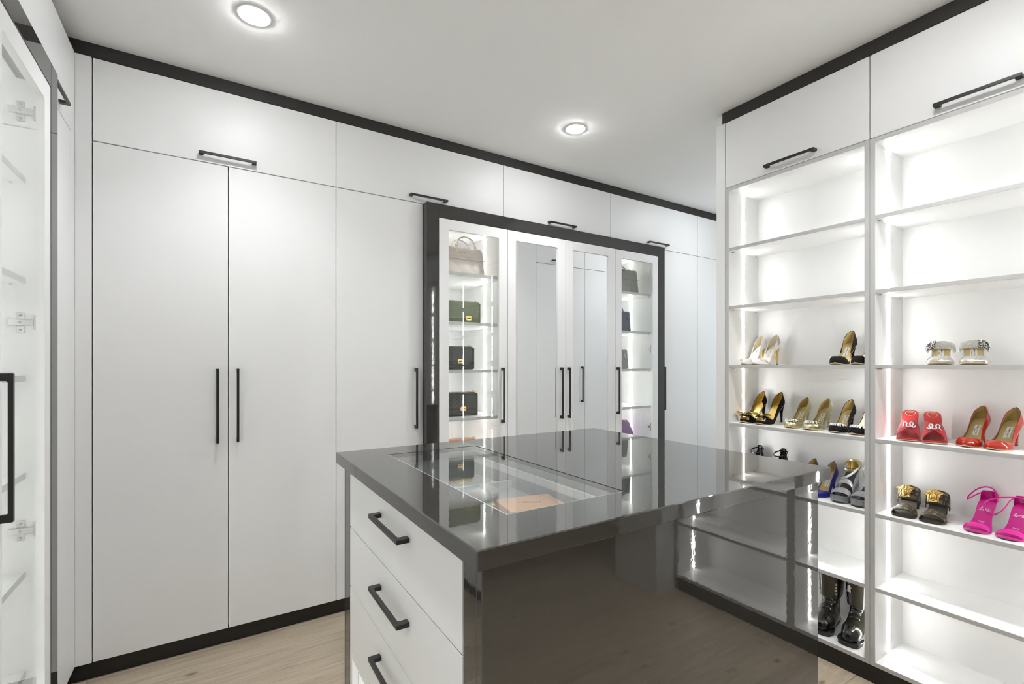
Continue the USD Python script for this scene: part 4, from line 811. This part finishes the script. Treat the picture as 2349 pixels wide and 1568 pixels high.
# --- black lace-up boots
def boot(lab, px, yw, m, brand):
    t = shoe('boot', lab, px, SH[0], m, yw, L=.245, x=2.415); L = .245
    def sec(xc, z, rx, ry, n=40, p=2.0, x_front=None):
        a = np.arange(n) * 2 * np.pi / n; c, s_ = np.cos(a), np.sin(a)
        return np.stack([xc + rx * np.sign(c) * np.abs(c) ** (2 / p), ry * np.sign(s_) * np.abs(s_) ** (2 / p), np.full(n, z)], -1)
    # foot: hulls of spheres along toe, instep and ankle, one smoothed body
    J = [((.203, .002 * m, .034), .0335), ((.165, .002 * m, .040), .0425), ((.130, 0, .052), .0395), ((.100, 0, .072), .037), ((.070, 0, .092), .037), ((.052, 0, .040), .034), ((.040, 0, .030), .030), ((.064, 0, .128), .0375), ((.062, 0, .175), .041), ((.062, 0, .235), .045), ((.062, 0, .290), .047)]
    E_ = [(0, 1), (1, 2), (2, 3), (3, 4), (4, 5), (5, 6), (4, 7), (7, 8), (8, 9), (9, 10), (2, 5), (3, 5), (1, 5)]
    def sph(c, r): 
        q = manifold3d.Manifold.sphere(r, 28); return q.translate(c)
    M = manifold3d.Manifold()
    for a, b in E_: M = M + manifold3d.Manifold.batch_hull([sph(*J[a]), sph(*J[b])])
    for a, b in ((0, 1), (1, 2), (2, 5), (5, 6)): M = M + manifold3d.Manifold.batch_hull([sph((J[q][0][0] * (1.0 if q else 1.0), J[q][0][1], zz), J[q][1] * .97) for q in (a, b) for zz in (.012, J[q][0][2])])
    M = M.trim_by_plane((0, 0, 1), .014).trim_by_plane((0, 0, -1), -.295).refine_to_length(.008)
    mm = M.to_mesh(); body = trimesh.Trimesh(mm.vert_properties[:, :3], mm.tri_verts); zmin = body.vertices[:, 2] < .0146
    fix = body.vertices.copy(); trimesh.smoothing.filter_taubin(body, lamb=.5, nu=.52, iterations=14); body.vertices[zmin, 2] = .014
    obj('upper', body, 'boot_leather', t, smooth=True)
    cap = M.trim_by_plane((0, 0, -1), -.09).trim_by_plane((1, 0, .45), .196 + .45 * .02); cm = cap.to_mesh(); cb = trimesh.Trimesh(cm.vert_properties[:, :3], cm.tri_verts)
    cb.vertices = (cb.vertices - [.19, 0, .03]) * 1.02 + [.191, 0, .0302]; obj('toe_cap', cb, 'boot_patent', t, smooth=35, label='glossy black toe cap')
    S = Last(L=L, h=.0, m=m, shape='wide', tipy=.002, spring=.0, k=1.06); S.z_ = lambda q: 0 * np.asarray(q) + .0
    obj('sole', slab_mesh(S, .018, 0.0, 1.0, .98), 'sole_black', t, smooth=40); obj('heel', box(.006, .066, -.026, .026, .0, .016, .003), 'sole_black', t)
    obj('welt', tube(S.pt(*(lambda r_: (r_[0], r_[2]))(S.ring(60)), .0175), .0020, 6, closed=True), 'boot_patent', t, smooth=True)
    # fold-over cuff
    rows = [sec(.063, z, .049 + k, .046 + k) for z, k in ((.150, .0025), (.20, .0055), (.25, .0085), (.297, .0110), (.297, .0075), (.150, -.0005), (.150, .0025))]
    P = np.stack(rows, 1); P[..., 2] -= np.where(P[..., 2] < .16, .030 * np.clip((P[..., 0] - .063) / .05, -1, .6), 0)
    cu = obj('cuff', grid(P, True), 'boot_leather', t, smooth=50)
    studs = []
    for k in range(4):
        for sg_ in ((-m,) if brand else (-m, m)):
            a = math.radians(55) * sg_ * 1.0; c = np.array([.063 + .0535 * math.cos(a), .0505 * math.sin(a), .158 + .035 * k]); q = trimesh.creation.cylinder(.0052, .004, sections=14)
            q.apply_transform(trimesh.geometry.align_vectors([0, 0, 1], [math.cos(a), math.sin(a), 0])); q.apply_translation(c); studs.append(q)
    obj('stud', cat(*studs), 'chrome', cu, label='silver snap studs')
    if brand:
        for k, ch in enumerate('CHANEL'):
            w = text(ch, .0105, True); v = np.array(w.vertices); v[:, 0] -= v[:, 0].mean(); a = math.radians(38) * m; d = np.array([math.cos(a), math.sin(a), 0]); s_ = np.array([-math.sin(a), math.cos(a), 0])
            o = np.array([.063, 0, (.158 + .0150 * k)]) + np.array([.0545 * math.cos(a), .0515 * math.sin(a), 0])
            w.vertices = o + np.outer(v[:, 0], [0, 0, 1]) + np.outer(v[:, 1], -s_) + np.outer(v[:, 2], d); obj('brand_letter', w, 'pale_gold', cu)
    else:
        o = np.array([.063 + .056 * math.cos(-.55 * -m), .053 * math.sin(.55 * m), .214]); d = np.array([math.cos(.55 * m), math.sin(.55 * m), 0])
        pl = trimesh.creation.extrude_polygon(sg.Polygon([(-.010, -.018), (.008, -.016), (.006, -.004), (.011, .004), (.004, .018), (-.008, .010)]), .0025); v = np.array(pl.vertices); s_ = np.cross([0, 0, 1], d); pl.vertices = o + np.outer(v[:, 0], s_) + np.outer(v[:, 1], [0, 0, 1]) + np.outer(v[:, 2], d); obj('buckle_plate', pl, 'chrome', cu)
    eye, lace, r = [], [], []
    for k in range(4):
        x, z = .150 - .0150 * k, .074 + .0165 * k
        for sg_ in (-1, 1): eye.append(ell((x + .002, sg_ * (.0175), z + .001), (.0030, .0030, .0030), 1))
        lace.append(tube([(x + .001, -.0165, z), (x + .007, -.008, z + .0065), (x + .008, 0, z + .0075), (x + .007, .008, z + .0065), (x + .001, .0165, z)], .0028, 7))
    obj('eyelet', cat(*eye), 'chrome', t, label='row of silver eyelets'); obj('laces', cat(*lace), 'sole_black', t, smooth=True)
boot('black lace-up boot with gold lettering down its cuff, left one of its pair', 1881, 8, 1, True)
boot('black lace-up boot with silver buckle plate on its cuff, right one of its pair', 1941, 8, -1, False)

# ================================================================ handbags in the display cabinet
mat('leather_pink', (0.82, 0.72, 0.67), 0.5)
mat('leather_green', (0.145, 0.17, 0.09), 0.42)
mat('leather_black', (0.026, 0.025, 0.025), 0.38)
mat('leather_dark', (0.020, 0.021, 0.015), 0.28)
mat('leather_tan', (0.55, 0.22, 0.10), 0.45)
mat('leather_grey', (0.30, 0.285, 0.25), 0.55)
mat('suede_grey', (0.27, 0.265, 0.26), 0.7)
mat('leather_navy', (0.045, 0.055, 0.10), 0.45)
mat('leather_purple', (0.27, 0.13, 0.32), 0.42)
mat('silver', (0.70, 0.69, 0.66), 0.2, metallic=1.0)
def softbox(w, d, h, r=0.012, n=26, top=(1, 1), relief=None, belly=0.0):
    """Rounded box standing on z = 0, front at -y; top scales the upper section; relief(u, v) pushes the front out (u along w, v up)."""
    g = np.linspace(-1, 1, n); A, Bb = np.meshgrid(g, g, indexing='ij'); one = np.ones_like(A); V, F, fl_ = [], [], []
    for ax in range(3):
        for sgn in (-1, 1):
            p = np.zeros(A.shape + (3,)); o1, o2 = [(1, 2), (0, 2), (0, 1)][ax]; p[..., ax] = sgn; p[..., o1] = A; p[..., o2] = Bb
            m = grid(p); f = m.faces + sum(len(x) for x in V); nrm = np.cross(p[1, 0] - p[0, 0], p[0, 1] - p[0, 0])[ax] * sgn
            F.append(f if nrm > 0 else f[:, ::-1]); V.append(p.reshape(-1, 3)); fl_.append(np.full(n * n, ax == 1 and sgn < 0))
    V, F, front = np.vstack(V), np.vstack(F), np.concatenate(fl_); half = np.array([w, d, h]) / 2
    p = V * half; inner = np.clip(p, -(half - r), half - r); dlt = p - inner; ln = np.linalg.norm(dlt, axis=1, keepdims=True); p = inner + r * dlt / np.maximum(ln, 1e-9)
    if relief is not None:
        k = np.clip((1 - np.abs(V[:, 0])) * 12, 0, 1) * np.clip((1 - np.abs(V[:, 2])) * 10, 0, 1) * front
        p[:, 1] -= k * relief(p[:, 0], p[:, 2] + h / 2)
    if belly: p[:, 1] += np.sign(p[:, 1]) * belly * np.clip(1 - V[:, 2] ** 2, 0, 1) * np.clip(1 - V[:, 0] ** 2 * .6, 0, 1)
    s_ = (V[:, 2] + 1) / 2; p[:, 0] *= 1 + (top[0] - 1) * s_; p[:, 1] *= 1 + (top[1] - 1) * s_; p[:, 2] += h / 2
    m = trimesh.Trimesh(p, F, process=False); m.merge_vertices(digits_vertex=6); return m
def diamonds(s, amp): return lambda u, v: amp * np.sqrt(np.abs(np.sin(np.pi * (u + v) / s) * np.sin(np.pi * (u - v) / s)))
def chevrons(s, amp): return lambda u, v: amp * np.abs(np.sin(np.pi * (v + np.abs((u / .11 + .5) % 1 - .5) * .11) / s)) ** .6
def cannage(s, amp): return lambda u, v: amp * np.minimum(np.sqrt(np.abs(np.sin(np.pi * (u + v) / s) * np.sin(np.pi * (u - v) / s))), np.abs(np.sin(np.pi * u / s)) ** .4)
def bag(name, label, x, y, z, yaw=0.0, group=None): return thing(name, label, 'handbag', (x, y, z + 0.0004), yaw, group, world=False)
def chain(pts, r=0.0034, rr=0.0010):
    out = []
    for k in range(len(pts) - 1):
        c, d = (pts[k] + pts[k + 1]) / 2, pts[k + 1] - pts[k]; q = trimesh.creation.torus(r, rr, major_sections=12, minor_sections=5); q.apply_scale([1.35, 1, 1])
        if k % 2: q.apply_transform(trimesh.transformations.rotation_matrix(np.pi / 2, [1, 0, 0]))
        q.apply_transform(trimesh.geometry.align_vectors([1, 0, 0], d / np.linalg.norm(d))); q.apply_translation(c); out.append(q)
    return cat(*out)
def clasp(t, x, yf, z, s=1.0):
    fr = rrect(-.019 * s, -.0135 * s, .019 * s, .0135 * s, .003, 3).difference(rrect(-.014 * s, -.0085 * s, .014 * s, .0085 * s, .002, 3))
    c = obj('clasp', cat(prism(rrect(-.018 * s, -.0125 * s, .018 * s, .0125 * s, .003, 3), .004, (x, yf + .001, z), AX['x'], AX['z'], (0, -1., 0)), prism(fr, .0062, (x, yf + .001, z), AX['x'], AX['z'], (0, -1., 0)), box(x - .022 * s, x + .022 * s, yf - .003, yf, z - .004, z + .004, .001)), 'gold', t, label='gold clasp')
    ring = lambda dx, a0, a1: tube([(x + dx + .0052 * s * math.cos(a), yf - .0045, z + .0062 * s * math.sin(a)) for a in np.linspace(a0, a1, 16)], .0012 * s, 6)
    obj('clasp_emblem', cat(ring(.0026 * s, .7 + 0, 2 * np.pi - .7), ring(-.0026 * s, np.pi + .7, 3 * np.pi - .7)), 'gold', c, smooth=True)
def flap_bag(label, xr, y, z, m, relief, h=.150, w=.255, clasp_x=.5, strips=True, fh=.70):
    """Structured flap bag; xr its right edge, y its front."""
    d = .085; t = bag('flap_bag', label, xr - w / 2, y + d / 2, z)
    obj('body', softbox(w, d, h * .985, .010, 18), m, t, smooth=40)
    z0 = h * (1 - fh)
    fl_ = softbox(w * .86, .016, h * fh, .007, 40, relief=relief); fl_.apply_translation([0, -d / 2 - .004, z0 - .0005]); obj('flap', fl_, m, t, smooth=45)
    tp = softbox(w * .86, d * .98, .016, .007, 22, relief=None); tp.apply_translation([0, -.004, h - .0135]); v = tp.vertices; v[:, 2] += np.where(v[:, 2] > h - .004, .0016 * np.abs(np.sin(v[:, 0] * 160)), 0); obj('flap_top', tp, m, t, smooth=45)
    if strips:
        for k in range(4): obj('piping', tube([(-w / 2 + .012, -d / 2 - .001, .008 + .009 * k), (w / 2 - .012, -d / 2 - .001, .008 + .009 * k)], .0026, 7), m, t, smooth=50)
        for k in range(3): obj('piping', tube([(w / 2 - .015 + .0055 * k, -d / 2 - .001 + .0003 * k * k, .006), (w / 2 - .015 + .0055 * k, -d / 2 - .001 + .0003 * k * k, h - .008)], .0022, 7), m, t, smooth=50)
    clasp(t, -w / 2 + clasp_x * w, -d / 2 - .012, z0 + .004)
    q = np.linspace(0, 1, 15); obj('chain', chain(np.stack([w / 2 - .040 + .050 * q, -.030 + .03 * q, h + .0055 + .006 * np.sin(np.pi * np.clip(q * 1.3, 0, 1)) - .012 * np.clip(q - .75, 0, 1) * 4 * .6], -1)), 'pale_gold', t, label='gold chain')
BZ = CS
flap_bag('olive green chevron-quilted flap bag with gold clasp, on the second shelf of the display cabinet', 1.520, 2.790, BZ[5], 'leather_green', chevrons(.022, .0022), h=.142, clasp_x=.62, fh=.80)
flap_bag('plain black flap bag with pale gold clasp, directly below the olive green bag', 1.474, 2.790, BZ[4], 'leather_black', None, h=.148, w=.235, clasp_x=.54, fh=.66)
flap_bag('shiny dark quilted flap bag with gold clasp, below the plain black flap bag', 1.500, 2.790, BZ[3], 'leather_dark', diamonds(.026, .0022), h=.152, w=.255, clasp_x=.55, fh=.70)
flap_bag('tan flap bag with gold chain peeping over the far edge of the island worktop', 1.500, 2.790, BZ[2], 'leather_tan', diamonds(.03, .0018), h=.150, w=.26, clasp_x=.55)
# pale pink quilted tote
t = bag('tote_bag', 'pale pink quilted tote bag with two handles, on the top shelf of the display cabinet', 1.402, 2.862, BZ[6])
w_, d_, h_ = .325, .145, .185
body = softbox(w_, d_, h_, .026, 44, top=(.90, .66), relief=diamonds(.095, .007), belly=.006); v = body.vertices
v[:, 2] += np.where(v[:, 2] > h_ * .55, .014 * (np.abs(v[:, 0]) / (w_ / 2)) ** 3 + .004 * np.sin(v[:, 0] * 60), 0) * np.clip((v[:, 2] - h_ * .55) / (h_ * .45), 0, 1)
obj('body', body, 'leather_pink', t, smooth=True)
obj('band', tube([(-w_ * .482, -d_ * .40, h_ * .60), (-w_ * .40, -d_ / 2 - .004, h_ * .60), (0, -d_ / 2 - .008, h_ * .60), (w_ * .40, -d_ / 2 - .004, h_ * .60), (w_ * .482, -d_ * .40, h_ * .60)], .0022, 8, ry=.0055), 'leather_pink', t, smooth=True)
for yy in (-d_ * .36, d_ * .28):
    q = np.linspace(0, np.pi, 26); hl = np.stack([.020 - .072 * np.cos(q), yy + .012 * np.sin(q), h_ - .030 + .105 * np.sin(q) ** .7], -1)
    hd = obj('handle', tube(hl, .0040, 8, ry=.0125, up=(0, 1, .2)), 'leather_pink', t, smooth=True)
    obj('handle_ring', cat(*[trimesh.creation.torus(.0075, .0014, major_sections=16, minor_sections=6, transform=trimesh.transformations.compose_matrix(translate=hl[k], angles=(1.57, 0, 0))) for k in (2, -3)]), 'pale_gold', hd)
lt = [text(c_, .020, True) for c_ in 'Dior']; xo = 0; parts = []
for k, mL in enumerate(lt):
    mL.apply_transform(frame_mat((-.052 + xo, -d_ / 2 - .004 + .0006, h_ * .80 - .010 * k * 0), (1, 0, 0), (0, 0.2, .98), (0, -1, 0.2))); xo += .0165; parts.append(mL)
obj('letter_charm', cat(*parts), 'gold', t, label='gold letter charm')
# right-hand compartment
t = bag('tote_bag', 'taupe grey tote bag with embossed pattern, top shelf of the right glass compartment', 2.868, 2.862, BZ[6])
w_, d_, h_ = .330, .130, .205
obj('body', softbox(w_, d_, h_, .012, 40, top=(.95, .7), relief=lambda u, v: .004 * np.sqrt(np.abs(np.sin(np.pi * u / .055) * np.sin(np.pi * v / .055))) * (v < .115)), 'leather_grey', t, smooth=45)
obj('band', box(-w_ * .478, w_ * .478, -d_ * .448 - .003, -d_ * .44, .120, .1245, .001), 'leather_grey', t)
q = np.linspace(0, np.pi, 22); hd = obj('handle', tube(np.stack([-.04 - .075 * np.cos(q), -.030 + 0 * q, h_ - .012 + .040 * np.sin(q) ** .8], -1), .003, 8, ry=.008, up=(0, 1, .1)), 'leather_grey', t, smooth=True)
obj('handle_ring', cat(*[trimesh.creation.torus(.011, .0020, major_sections=18, minor_sections=6, transform=trimesh.transformations.compose_matrix(translate=(x_, -.034, h_ + .001), angles=(1.2, 0, 0))) for x_ in (-.095, .075)]), 'silver', hd)
def mini_bag(label, x, y, z, m, charm, w, h):
    t = bag('mini_bag', label, x, y, z); d = .085
    obj('body', softbox(w, d, h, .012, 40, top=(.93, .72), relief=cannage(.036, .0012)), m, t, smooth=45)
    for yy in (-.02, .02):
        q = np.linspace(0, np.pi, 20); obj('handle', tube(np.stack([-.005 - .055 * np.cos(q), yy + 0 * q, h - .006 + .042 * np.sin(q) ** .7], -1), .0038, 8), m, t, smooth=True)
    a = [(w * .31, -d * .40, h - .022, .012), (w * .325, -d * .44 - .006, h - .055, .016)]
    obj('charm', cat(*[trimesh.creation.torus(r_, .0026, major_sections=20, minor_sections=7, transform=trimesh.transformations.compose_matrix(translate=(x_, y_, z_), angles=(1.35, .0, .2))) for x_, y_, z_, r_ in a], box(w * .318 - .003, w * .318 + .003, -d * .43 - .005, -d * .43 - .001, h - .075, h - .05, .001)), charm, t, smooth=40)
    obj('handle_ring', cat(*[trimesh.creation.torus(.008, .0014, major_sections=14, minor_sections=5, transform=trimesh.transformations.compose_matrix(translate=(x_, -.022, h + .002), angles=(1.57, 0, .6))) for x_ in (-.06, .05)]), charm, t)
    for dx in (-.4, .4):
        for dy in (-.3, .3): obj('foot', lathe([(0, .0002), (.004, .0002), (.004, .004), (0, .004)], (dx * w, dy * d, 0), 10), 'silver', t)
mini_bag('navy blue mini handbag with tonal ring charm, below the taupe tote', 2.815, 2.840, BZ[5], 'leather_navy', 'leather_navy', .255, .168)
mini_bag('grey mini handbag with silver letter charms, below the navy mini handbag', 2.800, 2.840, BZ[4], 'suede_grey', 'silver', .225, .160)
t = bag('pouch_bag', 'soft purple pouch bag with metal clasp, low in the right glass compartment', 2.882, 2.880, BZ[2])
pb = softbox(.300, .120, .175, .030, 34, top=(.66, .30), belly=.008); v = pb.vertices; v[:, 1] -= .004 * np.sin(v[:, 0] * 55 + v[:, 2] * 30) * np.clip(v[:, 2] / .17, 0, 1); obj('body', pb, 'leather_purple', t, smooth=True)
obj('frame', tube([(-.096, 0, .165), (-.088, 0, .174), (0, 0, .178), (.088, 0, .174), (.096, 0, .165)], .0035, 8, ry=.004), 'pale_gold', t, smooth=True)
obj('kiss_lock', cat(ell((-.008, 0, .186), (.006, .006, .006)), ell((.006, -.002, .186), (.006, .006, .006))), 'pale_gold', t, smooth=True)
# ---------------------------------------------------------------- things in the jewellery tray
t = thing('gift_box', 'flat orange gift box with brown print, under the glass window of the island', 'box', (0.775, 1.125, TZ + 0.0004), -10, world=False)
obj('box_base', box(-.085, .085, -.062, .062, 0, .020, .001), 'orange_box', t); lid = obj('box_lid', box(-.087, .087, -.064, .064, .0205, .034, .0012), 'orange_box', t)
tm = text('HERMES', .012, True); tm.apply_translation([-tm.bounds[1, 0] / 2, 0, .0341]); tm.apply_transform(trimesh.transformations.rotation_matrix(-.35, [0, 0, 1])); obj('box_print', tm, 'print_brown', lid)
t = thing('jewellery_pouch', 'grey jewellery pouch slumped behind the orange box in the tray', 'pouch', (0.735, 1.325, TZ + 0.0004), 20, world=False)
pm = softbox(.09, .065, .040, .018, 20, belly=.004); v = pm.vertices; v[:, 2] *= 1 + .16 * np.sin(v[:, 0] * 70) * np.sin(v[:, 1] * 60); v[:, 2] -= v[:, 2].min(); obj('body', pm, 'suede_grey', t, smooth=True); obj('drawstring', tube(spline(np.array([(.045, -.02, .012), (.055, -.005, .016), (.060, .012, .006), (.075, .02, .0015)]), 20), .0014, 6), 'print_brown', t)
t = thing('brooch', 'gold flower brooch to the left of the orange box in the tray', 'brooch', (0.715, 1.235, TZ + 0.0004), 0, world=False)
pt_ = []
for k in range(6):
    a = k * np.pi / 3; e_ = ell((0, 0, 0), (.010, .0055, .0022)); e_.apply_transform(trimesh.transformations.rotation_matrix(a, [0, 0, 1])); e_.apply_translation([.010 * math.cos(a), .010 * math.sin(a), .005]); pt_.append(e_)
obj('petals', cat(*pt_), 'gold', t, smooth=True); obj('centre_stone', gems(np.array([(0, 0, .008)]), .005, 1), 'crystal', t); obj('pin', box(-.016, .016, -.001, .001, 0, .0028, .0004), 'gold', t)
for k, (x, y, l) in enumerate(((0.640, 1.50, 'thin gold bangle in the far compartment of the jewellery tray'), (0.775, 1.56, 'gold chain bracelet at the back of the jewellery tray'))):
    t = thing('bracelet', l, 'bracelet', (x, y, TZ + 0.0004), 0, world=False)
    q = np.linspace(0, 2 * np.pi, 44, endpoint=False)
    if k == 0: obj('band', tube(np.stack([.032 * np.cos(q), .030 * np.sin(q), .0024 + 0 * q], -1), .0022, 8, closed=True), 'gold', t, smooth=True); obj('bracelet_clasp', box(.029, .036, -.005, .005, 0.0, .005, .0008), 'pale_gold', t)
    else: obj('links', chain(np.stack([.034 * np.cos(q), .024 * np.sin(q) * (1 + .2 * np.cos(3 * q)), .0042 + 0 * q], -1), .0032, .0009), 'gold', t); obj('bracelet_clasp', box(.030, .040, -.003, .003, 0.0, .005, .0008), 'pale_gold', t)
